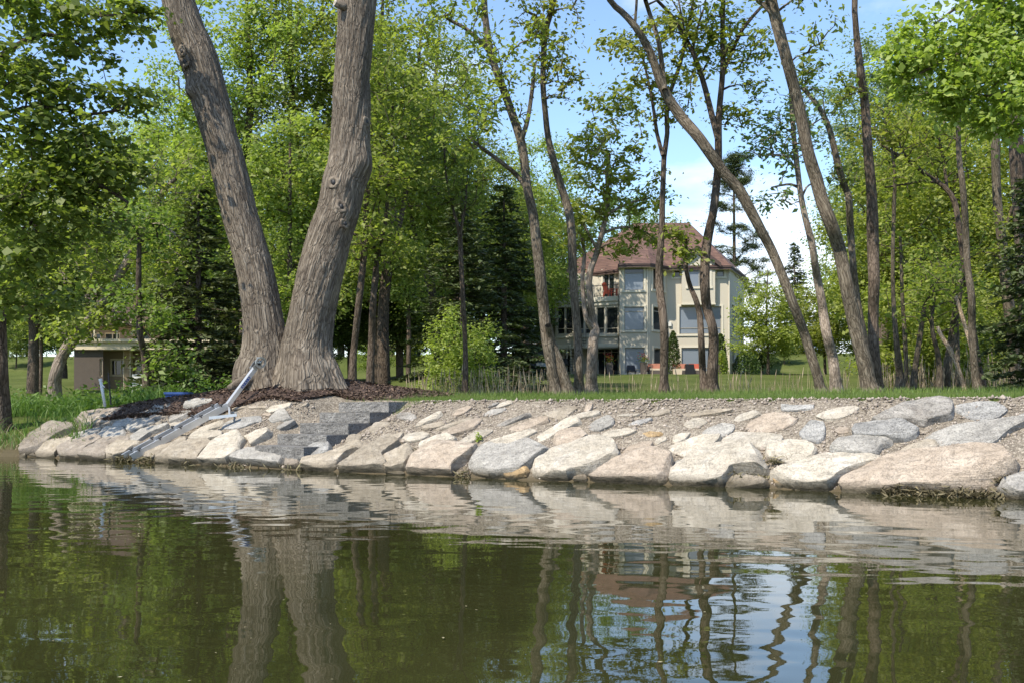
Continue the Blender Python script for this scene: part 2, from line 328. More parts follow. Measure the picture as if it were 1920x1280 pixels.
def gravel_mat():
    m, nt, out = mat('gravel'); tc = nd(nt, 'ShaderNodeTexCoord'); g = tc.outputs['Object']
    vo = nd(nt, 'ShaderNodeTexVoronoi', {'Vector': g, 'Scale': 42.0, 'Randomness': 1.0})
    vd = nd(nt, 'ShaderNodeTexVoronoi', {'Vector': g, 'Scale': 42.0, 'Randomness': 1.0}, feature='DISTANCE_TO_EDGE')
    a = nd(nt, 'ShaderNodeTexNoise', {'Vector': g, 'Scale': 1.1, 'Detail': 6.0, 'Roughness': 0.65})
    sc_ = nd(nt, 'ShaderNodeSeparateColor', {0: vo.outputs['Color']})
    c = ramp(nt, sc_.outputs[0], [(0.0, (0.18,0.153,0.12)), (0.5, (0.285,0.245,0.195)), (1.0, (0.41,0.36,0.29))])
    c = mixc(nt, 1.0, c, ramp(nt, a.outputs['Fac'], [(0.3, 0.78), (0.7, 1.12)]), 'MULTIPLY')
    c = mixc(nt, 1.0, c, ramp(nt, vd.outputs['Distance'], [(0.0, 0.45), (0.12, 1.0)]), 'MULTIPLY')
    geo = nd(nt, 'ShaderNodeNewGeometry'); sz = nd(nt, 'ShaderNodeSeparateXYZ', {0: geo.outputs['Position']})
    k = nd(nt, 'ShaderNodeMapRange', {'Value': sz.outputs['Z'], 'From Min': 0.02, 'From Max': 0.16, 'To Min': 1.0, 'To Max': 0.0})
    c = mixc(nt, k.outputs[0], c, (0.10, 0.08, 0.05))
    b = nd(nt, 'ShaderNodeBsdfPrincipled', {'Base Color': c, 'Roughness': 0.95, 'Specular IOR Level': 0.15})
    bp = nd(nt, 'ShaderNodeBump', {'Height': vd.outputs['Distance'], 'Strength': 0.9, 'Distance': 0.02}); nt.links.new(bp.outputs[0], b.inputs['Normal'])
    nt.links.new(b.outputs[0], out.inputs[0]); return m
M['lawn'] = lawn_mat(); M['gravel'] = gravel_mat()
ground = tag(link('ground', mesh_np('ground', gV, gQ), M['lawn'], smooth=True), 'green lawn rising from the bank to the houses', kind='structure')
bank = tag(link('gravel_bank', mesh_np('gravel_bank', bV, bQ), M['gravel'], smooth=True), 'sloping gravel bank of set boulders along the lake', kind='structure')

# ---------------------------------------------------------------- water
def water_mat():
    m, nt, out = mat('lake_water'); tc = nd(nt, 'ShaderNodeTexCoord')
    mp = nd(nt, 'ShaderNodeMapping', {'Vector': tc.outputs['Object'], 'Scale': (1.0, 2.2, 1.0), 'Rotation': (0, 0, R(12))})
    n1 = nd(nt, 'ShaderNodeTexNoise', {'Vector': mp.outputs[0], 'Scale': 9.0, 'Detail': 3.0, 'Roughness': 0.5})
    bp = nd(nt, 'ShaderNodeBump', {'Height': n1.outputs['Fac'], 'Strength': 0.25, 'Distance': 0.0004})
    murk = nd(nt, 'ShaderNodeTexNoise', {'Vector': tc.outputs['Object'], 'Scale': 0.5, 'Detail': 3.0})
    c = ramp(nt, murk.outputs['Fac'], [(0.35, (0.023,0.024,0.008)), (0.65, (0.034,0.034,0.012))])
    b = nd(nt, 'ShaderNodeBsdfPrincipled', {'Base Color': c, 'Roughness': 0.0, 'IOR': 1.42, 'Normal': bp.outputs[0]})
    nt.links.new(b.outputs[0], out.inputs[0]); return m
def ripple(X, Y):
    rng = np.random.RandomState(5); Z = np.zeros_like(X)
    for k in range(34):
        lam = 0.13*(1.09**k); ang = R(90)+rng.normal(0, 0.75)
        kx, ky = 2*math.pi/lam*math.cos(ang), 2*math.pi/lam*math.sin(ang)
        slope = 0.0022*(0.5+rng.rand())*(1.25 if lam < 0.42 else (0.85 if lam < 0.9 else 0.42))
        Z += slope*lam/(2*math.pi)*np.sin(kx*X+ky*Y+rng.rand()*6.28+0.6*np.sin(0.7*X+0.9*Y+k))
    g = 0.5+0.7*np.clip(0.5+0.5*np.sin(0.55*X+0.31*Y+1.0)*np.sin(0.8*Y-0.2*X+0.4), 0, 1)
    return Z*g
def build_water():
    xs = grid_axis([(-600, -60, 60), (-60, -14, 2), (-14, 9, 0.065), (9, 60, 2), (60, 600, 60)])
    ys = grid_axis([(-500, -20, 60), (-20, 2.6, 0.8), (2.6, 7, 0.022), (7, 12, 0.04), (12, 20.5, 0.07)])
    X, Y = np.meshgrid(xs, ys); fine = (np.abs(X+2.5) < 11.5) & (Y > 2.6)
    Z = np.where(fine, ripple(X, Y), 0.0)
    V = np.stack([X, Y, Z], -1).reshape(-1, 3); nx = len(xs); ny = len(ys)
    i, j = np.meshgrid(np.arange(nx-1), np.arange(ny-1)); a = (j*nx+i).ravel()
    return mesh_np('water', V, np.stack([a, a+1, a+nx+1, a+nx], -1))
M['water'] = water_mat()
water = tag(link('water', build_water(), M['water'], smooth=True), 'still olive-brown lake water mirroring the bank and trees', kind='structure')
# ---------------------------------------------------------------- boulders set in the bank
S1 = (0, 730, 6.0); S2 = (320, 730, 6.0); S3 = (640, 740, 6.0); S4 = (960, 740, 6.0); S5 = (1280, 740, 6.0); S6 = (1600, 740, 5.819)
STONES = [
 (S1,'brown',.34,'235,740 250,640 300,560 400,500 620,440 800,450 880,470 780,520 660,570 560,640 430,710 330,740'),
 (S1,'tan',.12,'650,590 740,515 800,560 860,600 700,620'),
 (S1,'tan',.26,'420,745 500,670 600,600 720,580 860,600 800,640 690,670 620,760 560,790 430,770'),
 (S1,'brown',.30,'640,740 660,690 850,610 1010,570 1160,570 1170,610 1010,670 930,770 880,790 680,780'),
 (S1,'brown',.30,'920,800 960,740 1060,650 1200,600 1460,560 1480,590 1300,620 1240,690 1215,800 1100,805'),
 (S1,'tan',.30,'1215,800 1235,690 1290,630 1450,600 1640,590 1600,640 1500,690 1420,760 1300,810'),
 (S1,'grey',.16,'870,560 900,510 1000,480 1180,450 1100,520 1000,570 880,600'),
 (S1,'grey',.10,'800,530 830,500 900,490 870,550'),
 (S1,'brown',.10,'985,560 1010,520 1080,520 1070,570'),
 (S1,'grey',.20,'1085,540 1120,490 1230,450 1400,450 1440,500 1390,550 1300,570 1180,580'),
 (S1,'grey',.16,'1470,520 1500,490 1640,440 1900,400 1915,430 1700,510 1560,600 1480,600'),
 (S1,'grey',.15,'1435,460 1450,420 1560,360 1760,335 1750,370 1620,420 1500,470'),
 (S1,'blue',.14,'1280,430 1310,390 1430,340 1510,340 1480,390 1380,430'),
 (S1,'brown',.16,'870,360 1100,280 1380,205 1480,215 1350,300 1160,370 960,420'),
 (S1,'grey',.12,'1530,290 1700,240 1910,150 1920,200 1780,260 1600,310'),
 (S1,'blue',.12,'1700,215 1760,170 1810,180 1790,210'),
 (S1,'brown',.12,'1700,310 1780,270 1920,235 1960,260 1820,330 1720,350'),
 (S1,'tan',.08,'1750,390 1800,360 1830,380 1790,410'),
 (S1,'white',.10,'205,770 240,725 300,735 300,765'),
 (S1,'white',.08,'515,790 540,755 575,780'),
 (S1,'tan',.10,'1740,830 1790,785 1890,790 1880,830'),
 (S1,'tan',.08,'330,745 380,720 410,750'),
 (S1,'tan',.18,'1600,790 1700,700 1860,620 1980,590 1960,640 1870,690 1800,750 1740,800 1640,800'),
 (S1,'tan',.24,'1740,800 1900,690 2040,560 2120,530 2120,610 2030,680 1960,760 1900,830 1800,810'),
 (S2,'tan',.32,'0,830 60,730 220,590 440,590 490,640 400,690 340,760 320,830 160,845'),
 (S2,'white',.36,'330,830 340,770 440,690 600,600 690,530 800,545 850,580 800,650 800,720 740,760 640,830 480,850 380,850'),
 (S2,'grey',.30,'700,820 710,740 760,715 1100,725 1320,745 1310,800 1290,880 1100,870 900,850'),
 (S2,'brown',.20,'1290,890 1310,820 1360,785 1450,790 1480,840 1420,890'),
 (S2,'grey',.10,'1470,830 1520,800 1545,815 1500,845'),
 (S2,'blue',.20,'1475,740 1500,700 1640,660 1830,655 1840,700 1720,760 1580,810 1500,790'),
 (S2,'tan',.26,'1415,890 1480,850 1700,780 1900,710 2060,620 2150,610 2180,640 2000,730 1900,830 1840,910 1740,920 1560,910'),
 (S2,'white',.20,'830,540 870,510 1060,475 1160,480 1120,550 960,620 910,640 880,580'),
 (S2,'white',.14,'215,560 240,510 400,420 540,370 610,380 560,430 420,480 300,570'),
 (S2,'white',.16,'300,570 360,500 480,480 590,490 590,540 480,570 340,590'),
 (S2,'blue',.10,'590,440 640,380 820,330 1040,305 1060,340 900,390 780,440'),
 (S2,'grey',.12,'1110,340 1190,250 1270,205 1330,280 1380,370 1150,375'),
 (S2,'grey',.12,'1140,400 1160,370 1390,360 1420,420 1280,460 1200,455'),
 (S2,'white',.10,'1070,240 1130,200 1360,165 1330,200 1200,240 1120,265'),
 (S2,'tan',.08,'880,210 960,190 1090,190 1080,215 900,225'),
 (S2,'pink',.08,'1030,290 1070,265 1140,275 1110,310'),
 (S2,'grey',.20,'155,230 190,180 300,140 480,120 490,145 380,190 260,235'),
 (S2,'dark',.14,'0,300 140,250 260,260 200,300 60,370 0,380'),
 (S2,'blue',.06,'650,260 700,250 770,255 720,275'),
 (S2,'pink',.08,'810,690 830,640 870,650 870,700'),
 (S2,'pink',.08,'870,690 900,650 950,670 940,710'),
 (S2,'white',.08,'0,390 60,375 120,380 40,430 0,440'),
 (S2,'tan',.08,'670,230 760,190 910,165 880,190 740,240'),
 (S2,'tan',.06,'1460,190 1480,160 1560,160 1530,190'),
 (S2,'white',.06,'280,430 310,405 330,430'),
 (S3,'tan',.34,'-20,860 60,790 200,670 340,580 600,530 690,580 560,660 480,730 560,860 300,865'),
 (S3,'tan',.36,'440,800 500,720 640,640 800,615 835,680 790,730 740,830 580,870 470,860'),
 (S3,'pink',.36,'745,840 830,700 1000,610 1300,550 1560,630 1480,720 1270,840 1260,905 900,895 760,880'),
 (S3,'tan',.08,'510,890 560,870 680,860 720,890 640,905'),
 (S3,'grey',.30,'1430,790 1480,750 1560,640 1700,590 1760,620 1920,600 2120,540 2270,560 2380,630 2250,720 2110,830 1960,930 1700,930 1500,890'),
 (S3,'white',.16,'870,590 900,560 1080,490 1200,470 1300,490 1280,530 1150,570 1020,610 910,650'),
 (S3,'white',.10,'690,500 780,450 960,430 1000,450 900,510 760,540'),
 (S3,'white',.08,'1340,540 1400,490 1530,400 1680,385 1700,420 1600,480 1450,540'),
 (S3,'pink',.12,'1110,450 1200,400 1340,340 1450,300 1540,275 1590,295 1500,380 1370,430 1240,460'),
 (S3,'white',.12,'835,355 900,300 1110,215 1150,225 1080,280 920,340'),
 (S3,'tan',.08,'890,380 1000,340 1240,290 1100,360 960,395'),
 (S3,'tan',.08,'1060,390 1250,330 1470,255 1470,285 1280,350 1100,400'),
 (S3,'pink',.08,'1260,240 1310,180 1440,135 1470,150 1390,210 1290,245'),
 (S3,'dark',.10,'625,260 660,220 780,215 850,250 780,285 700,275'),
 (S3,'tan',.07,'330,410 400,360 520,310 600,330 500,390 370,440'),
 (S3,'tan',.08,'50,540 110,480 240,470 180,520 90,560'),
 (S3,'tan',.08,'200,540 250,530 320,570 250,600'),
 (S3,'tan',.05,'340,570 500,480 700,440 660,490 560,530'),
 (S3,'grey',.05,'1590,225 1700,170 1860,160 1800,200 1660,240'),
 (S3,'white',.08,'1740,140 1820,90 1900,75 1930,105 1850,130 1780,150'),
 (S3,'dark',.08,'1650,145 1720,100 1790,95 1720,130'),
 (S3,'dark',.10,'1720,350 1850,300 2100,240 2140,250 2000,300 1860,350'),
 (S3,'white',.12,'1600,580 1700,530 1880,480 2180,400 2190,430 2060,500 1930,560 1760,600'),
 (S3,'pink',.10,'1880,420 1900,370 2290,265 2340,310 2200,360 2000,410'),
 (S4,'gold',.26,'-90,900 -60,830 20,780 110,765 180,800 200,870 170,930 40,960 -60,945'),
 (S4,'white',.30,'205,860 290,770 500,640 700,580 1020,495 1150,570 1220,690 1200,760 1060,840 900,900 700,920 640,960 450,955 230,940'),
 (S4,'pink',.12,'700,970 710,910 800,890 850,950 830,985'),
 (S4,'pink',.30,'880,950 1040,850 1230,720 1400,650 1560,650 1820,760 1800,860 1760,980 1690,1020 1500,1010 1200,990 960,980'),
 (S4,'pink',.18,'470,540 480,480 600,430 780,405 870,480 820,520 700,570 540,610'),
 (S4,'white',.12,'245,510 300,460 480,370 600,310 730,290 800,330 700,370 500,450 380,520 270,530'),
 (S4,'white',.08,'535,300 600,260 800,220 970,205 990,225 880,255 650,290'),
 (S4,'tan',.08,'350,240 420,190 640,140 730,160 640,220 540,290 400,260'),
 (S4,'pink',.09,'820,190 850,120 910,105 900,160 860,200'),
 (S4,'grey',.08,'845,370 940,290 1090,245 1150,300 1130,350 1000,405 890,400'),
 (S4,'white',.10,'940,500 1000,450 1180,410 1330,385 1400,410 1300,460 1120,490'),
 (S4,'white',.05,'1180,240 1240,220 1440,220 1380,245'),
 (S4,'tan',.08,'1560,215 1640,190 1780,180 1780,210 1640,240 1500,240'),
 (S4,'tan',.04,'1780,230 1860,200 2000,205 2300,180 2480,190 2300,220 2000,240'),
 (S4,'blue',.05,'1300,330 1380,295 1580,280 1540,310 1380,350'),
 (S4,'gold',.06,'1450,450 1520,410 1700,440 1680,470 1560,480'),
 (S4,'pink',.10,'1230,680 1270,600 1400,560 1590,570 1560,620 1420,640 1300,690'),
 (S4,'white',.07,'1600,540 1640,500 1740,490 1740,520 1640,560'),
 (S4,'white',.10,'1810,540 1830,480 1900,450 2010,450 1950,520 1870,560'),
 (S4,'grey',.10,'1840,820 1850,760 1920,740 1980,750 1920,810'),
 (S5,'white',.14,'-260,610 -100,570 200,490 420,475 410,560 280,650 120,730 60,720 -40,660'),
 (S5,'white',.36,'-150,900 -130,860 100,740 300,650 560,630 820,680 920,740 990,850 960,900 560,920 530,980 460,1050 0,1050 -130,1010'),
 (S5,'tan',.20,'490,1060 510,1000 560,960 800,960 960,980 1000,1030 920,1080 700,1090 520,1080'),
 (S5,'white',.30,'960,930 1020,880 1200,860 1480,770 1680,730 1960,725 2300,740 2200,790 1890,890 1790,960 1660,1080 1400,1090 1150,1040 1000,950'),
 (S5,'gold',.14,'1020,960 1060,930 1130,950 1130,1040 1070,1050'),
 (S5,'tan',.12,'1270,1090 1270,1020 1310,1005 1380,1050 1330,1090'),
 (S5,'white',.16,'890,690 980,610 1200,560 1400,565 1520,620 1480,700 1360,770 1180,800 1100,760 960,720'),
 (S5,'pink',.08,'1370,780 1400,710 1520,720 1540,750 1440,790'),
 (S5,'pink',.10,'730,380 780,310 940,240 1100,220 1300,260 1240,330 1150,380 940,430 780,420'),
 (S5,'white',.08,'580,280 650,230 840,190 900,220 780,270 620,300'),
 (S5,'white',.12,'400,600 420,540 600,440 880,450 1100,470 1110,520 1060,570 860,620 600,630'),
 (S5,'grey',.07,'210,440 280,390 480,340 590,370 540,430 430,480 230,470'),
 (S5,'white',.07,'10,330 60,290 200,275 280,310 200,360 70,385'),
 (S5,'blue',.10,'1320,450 1330,390 1440,310 1590,330 1600,440 1580,520 1500,540 1340,490'),
 (S5,'blue',.08,'1080,150 1120,105 1260,130 1470,130 1460,160 1280,185 1140,180'),
 (S5,'white',.08,'1520,260 1600,210 1800,150 1990,130 1920,200 1800,260 1640,300'),
 (S5,'grey',.22,'1660,640 1760,580 1960,530 2350,520 2380,570 2240,620 2200,680 2120,710 1760,690'),
 (S5,'pink',.06,'1700,400 1760,370 1870,380 1860,430 1760,440'),
 (S5,'dark',.08,'400,490 450,480 490,495 430,515'),
 (S5,'white',.07,'1160,850 1190,810 1240,815 1220,850'),
 (S6,'pink',.36,'-130,1020 -110,930 -40,830 100,760 400,690 800,690 1300,690 1680,700 1800,770 1790,820 1650,910 1540,980 1400,1030 1280,1080 900,1080 600,1060 300,1090 150,1090 -60,1110'),
 (S6,'grey',.30,'1570,1030 1640,960 1800,900 2000,890 2100,1000 2050,1130 1800,1150 1640,1110'),
 (S6,'dark',.26,'170,290 300,240 420,180 620,130 950,85 1060,90 1100,190 1060,270 880,310 760,350 600,320 400,340 260,340'),
 (S6,'blue',.26,'0,470 20,400 150,350 400,340 540,315 660,350 720,400 690,460 560,510 300,520 30,515'),
 (S6,'grey',.13,'770,500 900,420 1200,350 1500,310 1800,310 1900,340 1700,400 1500,540 1300,530 1150,540 1060,560 940,530 860,500'),
 (S6,'blue',.06,'1110,180 1160,100 1300,90 1540,95 1680,160 1560,250 1380,275 1230,240'),
 (S6,'tan',.10,'430,690 560,590 720,530 860,510 920,550 840,600 640,680 520,700'),
 (S6,'white',.12,'1260,710 1320,650 1440,620 1560,650 1560,690 1450,710'),
 (S6,'white',.10,'1490,710 1560,660 1640,640 1680,690 1600,710'),
 (S6,'tan',.05,'1000,640 1180,590 1400,600 1250,660 1080,680'),
 (S6,'grey',.08,'1700,280 1800,230 1960,210 2080,230 1980,280 1800,300'),
 (S6,'white',.04,'1370,580 1400,560 1450,565 1440,585'),
]
SL_UP = Vector((0.54*0.85, 0.84*0.85, 0.53)).normalized(); SL_T = Vector((0.842, -0.54, 0)).normalized(); SL_N = SL_T.cross(SL_UP).normalized()
if SL_N.z < 0: SL_N = -SL_N
def inset_smooth(pts, n):
    """closed outline resampled to n points, corners softened"""
    pts = np.array(pts); q = np.vstack([pts, pts[:1]]); d = np.r_[0, np.cumsum(np.linalg.norm(np.diff(q, axis=0), axis=1))]
    t = np.linspace(0, d[-1], n, endpoint=False); r = np.stack([np.interp(t, d, q[:, k]) for k in range(2)], -1)
    return (np.roll(r, 1, 0)+8*r+np.roll(r, -1, 0))/10
def stone(i, sec, col, th, txt):
    ox, oy, sc = sec; rng = np.random.RandomState(100+i)
    px = [tuple(float(c) for c in t.split(',')) for t in txt.split()]; px = [(ox+x/sc, oy+y/sc) for x, y in px]
    W = []
    for (x, y) in px:
        # the stone stands proud: its silhouette lies on the bank plane lifted by about half its height
        W.append(on_bank(x, y+ (1.5 if th > 0.2 else 0.5)))
    c = sum(W, Vector())/len(W)
    uv = [((w-c).dot(SL_T), (w-c).dot(SL_UP)) for w in W]
    big = th > 0.15; n = 52 if big else 24
    ring = inset_smooth(uv, n); ring = ring.mean(0)+(ring-ring.mean(0))*(1.025 if big else 1.10); size = np.ptp(ring, axis=0).max()
    th = min(th, 0.5*size)*(0.46 if big else 0.40)
    ph = rng.rand(3)*9
    cen = ring.mean(0); tl = rng.normal(0, 0.05, 2)
    prof = [(1.0, -0.8), (1.01, -0.3), (1.01, 0.15), (1.0, 0.58), (0.998, 0.88), (0.982, 0.985), (0.92, 1.0), (0.66, 1.01), (0.40, 1.04), (0.16, 1.04)] if big else \
           [(1.0, -0.8), (1.0, 0.1), (0.99, 0.75), (0.93, 0.98), (0.5, 1.02), (0.18, 1.02)]
    ext = np.ptp(ring, axis=0)/2; planes = []
    for q in range(5 if big else 3):      # broken faces: planes that shear off corners and shoulders
        a = rng.rand()*6.28; nn = np.array([math.cos(a), math.sin(a), rng.uniform(0.25, 1.5)]); nn /= np.linalg.norm(nn)
        sup = np.max((ring-cen)@nn[:2])+nn[2]*th*1.0; planes.append((nn, sup*rng.uniform(0.76, 0.93)))
    V = []
    for (s, h) in prof:
        for k in range(n):
            p = cen+(ring[k]-cen)*s; z = h*th
            nz = mnoise.noise((p[0]*2.3+ph[0], p[1]*2.3+ph[1], ph[2]+h)); n2 = mnoise.noise((p[0]*10+ph[1], p[1]*10+ph[2], h*2+ph[0]))
            z += (0.17*nz+0.15*n2)*th*(0.3 if h < 0 else 1.0)+(tl[0]*(p[0]-cen[0])+tl[1]*(p[1]-cen[1]))*(1 if h > 0 else 0)
            rr = 1+0.06*n2*(0.8 if s > 0.9 else 1)
            w = np.array([(p[0]-cen[0])*rr, (p[1]-cen[1])*rr, z])
            for nn, dd in planes:
                e = w@nn-dd
                if e > 0: w = w-nn*e*0.92
            V.append(c+SL_T*(cen[0]+w[0])+SL_UP*(cen[1]+w[1])+SL_N*w[2])
    Fc = []; m = len(prof)
    for j in range(m-1):
        for k in range(n): Fc.append((j*n+k, j*n+(k+1) % n, (j+1)*n+(k+1) % n, (j+1)*n+k))
    V.append(c+SL_T*cen[0]+SL_UP*cen[1]+SL_N*th*1.0); top = len(V)-1
    for k in range(n): Fc.append(((m-1)*n+k, (m-1)*n+(k+1) % n, top))
    o0 = Vector(c); me = mesh_py('stone', [v-o0 for v in V], Fc)
    bm = bmesh.new(); bm.from_mesh(me); bmesh.ops.recalc_face_normals(bm, faces=bm.faces); bm.to_mesh(me); bm.free()
    me.polygons.foreach_set('use_smooth', np.ones(len(me.polygons), dtype=bool))
    me.set_sharp_from_angle(angle=R(17))
    me.materials.append(M[col]); o = bpy.data.objects.new('stone', me); COL.objects.link(o); o.location = o0; o.parent = bank
    return o
for i, s in enumerate(STONES): stone(i, *s)

# loose pebbles over the gravel, too many to count
def pebbles():
    rng = np.random.RandomState(3); octa = np.array([(1,0,0),(0,1,0),(-1,0,0),(0,-1,0),(0,0,1),(0,0,-1)], float)
    tri = np.array([(0,1,4),(1,2,4),(2,3,4),(3,0,4),(1,0,5),(2,1,5),(3,2,5),(0,3,5)])
    N = 26000; X = rng.uniform(-9, 7.5, N); v = rng.uniform(0.02, 1.85, N); Y = yshore(X)+v/0.842
    s = np.exp(rng.normal(math.log(0.0125), 0.42, N)); s = np.minimum(s, 0.05)
    Z = height(X, Y)+s*0.25
    sc = s[:, None, None]*rng.uniform(0.6, 1.35, (N, 1, 3))*rng.uniform(0.75, 1.25, (N, 6, 1)); a = rng.rand(N)*6.28
    o = octa[None]*sc; x = o[..., 0]*np.cos(a)[:, None]-o[..., 1]*np.sin(a)[:, None]; y = o[..., 0]*np.sin(a)[:, None]+o[..., 1]*np.cos(a)[:, None]
    V = np.stack([x+X[:, None], y+Y[:, None], o[..., 2]*0.8+Z[:, None]], -1).reshape(-1, 3)
    return mesh_np('pebbles', V, (tri[None]+(np.arange(N)*6)[:, None, None]).reshape(-1, 3))
M['pebble'] = leaf_mat('pebble', (0.20,0.168,0.132), (0.44,0.385,0.315), 0.0, 0.9)
o = link('pebbles', pebbles(), M['pebble'], bank); tag(o, kind='stuff')

# ---------------------------------------------------------------- granite steps
def steps():
    root = empty('granite_steps', (-3.0, 15.2, 0.1), 'flight of five grey cut granite steps down the bank', 'steps')
    up = Vector((0.65, 0.76, 0)).normalized(); tn = Vector((0.76, -0.65, 0)).normalized()
    fr = Vector((-3.12, 14.96, 0)); rng = random.Random(4)
    for k in range(5):
        zt = 0.341+0.1735*k; zb = zt-(0.169 if k else 0.4); A = fr+up*(0.4285*k); wd = 1.245+rng.uniform(-0.03, 0.03)
        off = rng.uniform(-0.02, 0.02)
        nx, ny, nzz = 22, 7, 7; V = []; Fc = []; idx = {}
        def pt(i, j, l):
            u = -wd+wd*i/nx; w = 0.50*j/ny; z = zb+(zt-zb)*l/nzz
            p = A+tn*(u+off)+up*w; p = Vector((p.x, p.y, z))
            if j == 0 and 0 < i < nx:   # split-face front, rough
                a = mnoise.noise((p.x*14, p.y*14, z*16+k)); b = mnoise.noise((p.x*34, p.y*34, z*34+k))
                p -= up*(0.010*a+0.008*b)*(1.0 if 0 < l < nzz else 0.35)
            if j == 0 and l == nzz: p.z -= 0.003
            return p
        def vid(i, j, l):
            if (i, j, l) not in idx: idx[(i, j, l)] = len(V); V.append(pt(i, j, l))
            return idx[(i, j, l)]
        for i in range(nx):
            for l in range(nzz): Fc.append([vid(i,0,l), vid(i+1,0,l), vid(i+1,0,l+1), vid(i,0,l+1)]); Fc.append([vid(i,ny,l), vid(i,ny,l+1), vid(i+1,ny,l+1), vid(i+1,ny,l)])
            for j in range(ny): Fc.append([vid(i,j,nzz), vid(i+1,j,nzz), vid(i+1,j+1,nzz), vid(i,j+1,nzz)])
        for j in range(ny):
            for l in range(nzz): Fc.append([vid(nx,j,l), vid(nx,j+1,l), vid(nx,j+1,l+1), vid(nx,j,l+1)]); Fc.append([vid(0,j,l), vid(0,j,l+1), vid(0,j+1,l+1), vid(0,j+1,l)])
        link('step', mesh_py('step', V, Fc), M['granite'], root)
steps()

# ---------------------------------------------------------------- aluminium roller ramp with winch post
def ramp_track():
    A = P(247, 857, 17.2); B = P(428, 760, 17.75); side = Vector((0.76, -0.65, 0)).normalized()
    ax = (B-A).normalized(); nrm = ax.cross(side); nrm = -nrm if nrm.z < 0 else nrm
    root = empty('boat_ramp', A, 'aluminium boat roller ramp with winch post lying on the stones', 'boat ramp')
    wdt = 0.27
    for s in (0, -1):
        a = A+side*wdt*s; b = B+side*wdt*s; fo = -0.025
        mb = MB()
        mb.obox(a, b, 0.010, 0.120, nrm).obox(a+nrm*0.056+side*fo, b+nrm*0.056+side*fo, 0.04, 0.008, nrm).obox(a-nrm*0.056+side*fo, b-nrm*0.056+side*fo, 0.04, 0.008, nrm)
        mb.build('rail', M['alu'], root)
    n = 5; Ln = (B-A).length
    for k in range(n):
        t = 0.10+k*0.213; c = A+ax*Ln*t+nrm*0.062
        for s in (-0.03, -wdt-0.03):
            mb = MB(); mb.tube(c+side*(s-0.02), c+side*(s+0.03), 0.030, n=14); mb.build('roller', M['black'], root, True)
        mb = MB(); mb.obox(c-nrm*0.07-side*(wdt-0.01), c-nrm*0.07-side*0.05, 0.03, 0.02, nrm); mb.build('cross_bar', M['alu'], root)
    top = P(478, 690, 17.95); pa = B+nrm*0.02
    post = MB().obox(pa, top, 0.075, 0.075, side).build('post', M['alu'], root)
    d = (top-pa).normalized(); up2 = d.cross(side).normalized(); up2 = up2 if up2.y < 0 else -up2
    # blue decal with pale lettering along the post
    q = pa+d*((top-pa).length*0.60); dm = MB(); dm.obox(q+side*0.0385-d*0.11, q+side*0.0385+d*0.13, 0.004, 0.05, side.cross(d)); dm.build('decal', M['bluepaint'], post)
    lt = MB()
    for k in range(5):
        c = q+side*0.0412+d*(-0.085+0.045*k); e = side.cross(d).normalized()
        lt.obox(c-e*0.014, c+e*0.014, 0.003, 0.008, d)
        if k % 2 == 0: lt.obox(c-e*0.014+d*0.012, c+e*0.014+d*0.012, 0.003, 0.008, d)
        lt.obox(c+e*(0.012 if k % 3 else -0.012), c+e*(0.012 if k % 3 else -0.012)+d*0.016, 0.003, 0.006, e)
    lt.build('lettering', M['alu'], post)
    # winch: side plates, drum, gear wheel, crank
    w0 = top+Vector((0.0, 0, 0.03)); wroot = MB()
    wroot.obox(w0-side*0.05-d*0.06, w0-side*0.05+d*0.10, 0.008, 0.10, up2).obox(w0+side*0.05-d*0.06, w0+side*0.05+d*0.10, 0.008, 0.10, up2)
    win = wroot.build('winch', M['steel'], root)
    c = w0+d*0.05+Vector((0.03, 0, 0.03))
    MB().tube(c-side*0.05, c+side*0.05, 0.045, n=16).build('drum', M['black'], win, True)
    g = MB()
    for k in range(22):
        a0 = 2*math.pi*k/22; a1 = 2*math.pi*(k+1)/22; x = d; y = side.cross(d)
        pt = lambda a, r, s: c+(x*math.cos(a)+y*math.sin(a))*r+side*s
        g.hexa([pt(a0,.075,.06), pt(a1,.075,.06), pt(a1,.105,.06), pt(a0,.105,.06)], [pt(a0,.075,.085), pt(a1,.075,.085), pt(a1,.105,.085), pt(a0,.105,.085)])
    for k in range(3):
        a = 2.1*k; g.obox(c+side*0.072, c+side*0.072+(d*math.cos(a)+side.cross(d)*math.sin(a))*0.08, 0.015, 0.012, side)
    g.build('gear_wheel', M['steel'], win)
    MB().tube(c+side*0.08, c+side*0.08-d*0.02+Vector((-0.06, 0, 0.10)), 0.009).tube(c+side*0.08-d*0.02+Vector((-0.06, 0, 0.10)), c+side*0.17-d*0.02+Vector((-0.06, 0, 0.10)), 0.014).build('crank', M['steel'], win)
    # foot bar and brace under the top end
    fa = P(392, 783, 17.2); fb = P(444, 777, 17.3)
    MB().obox(fa, fb, 0.07, 0.05).build('foot_bar', M['alu'], root)
    MB().obox(B-nrm*0.05, (fa*0.25+fb*0.75), 0.05, 0.03, side).build('brace', M['alu'], root)
ramp_track()
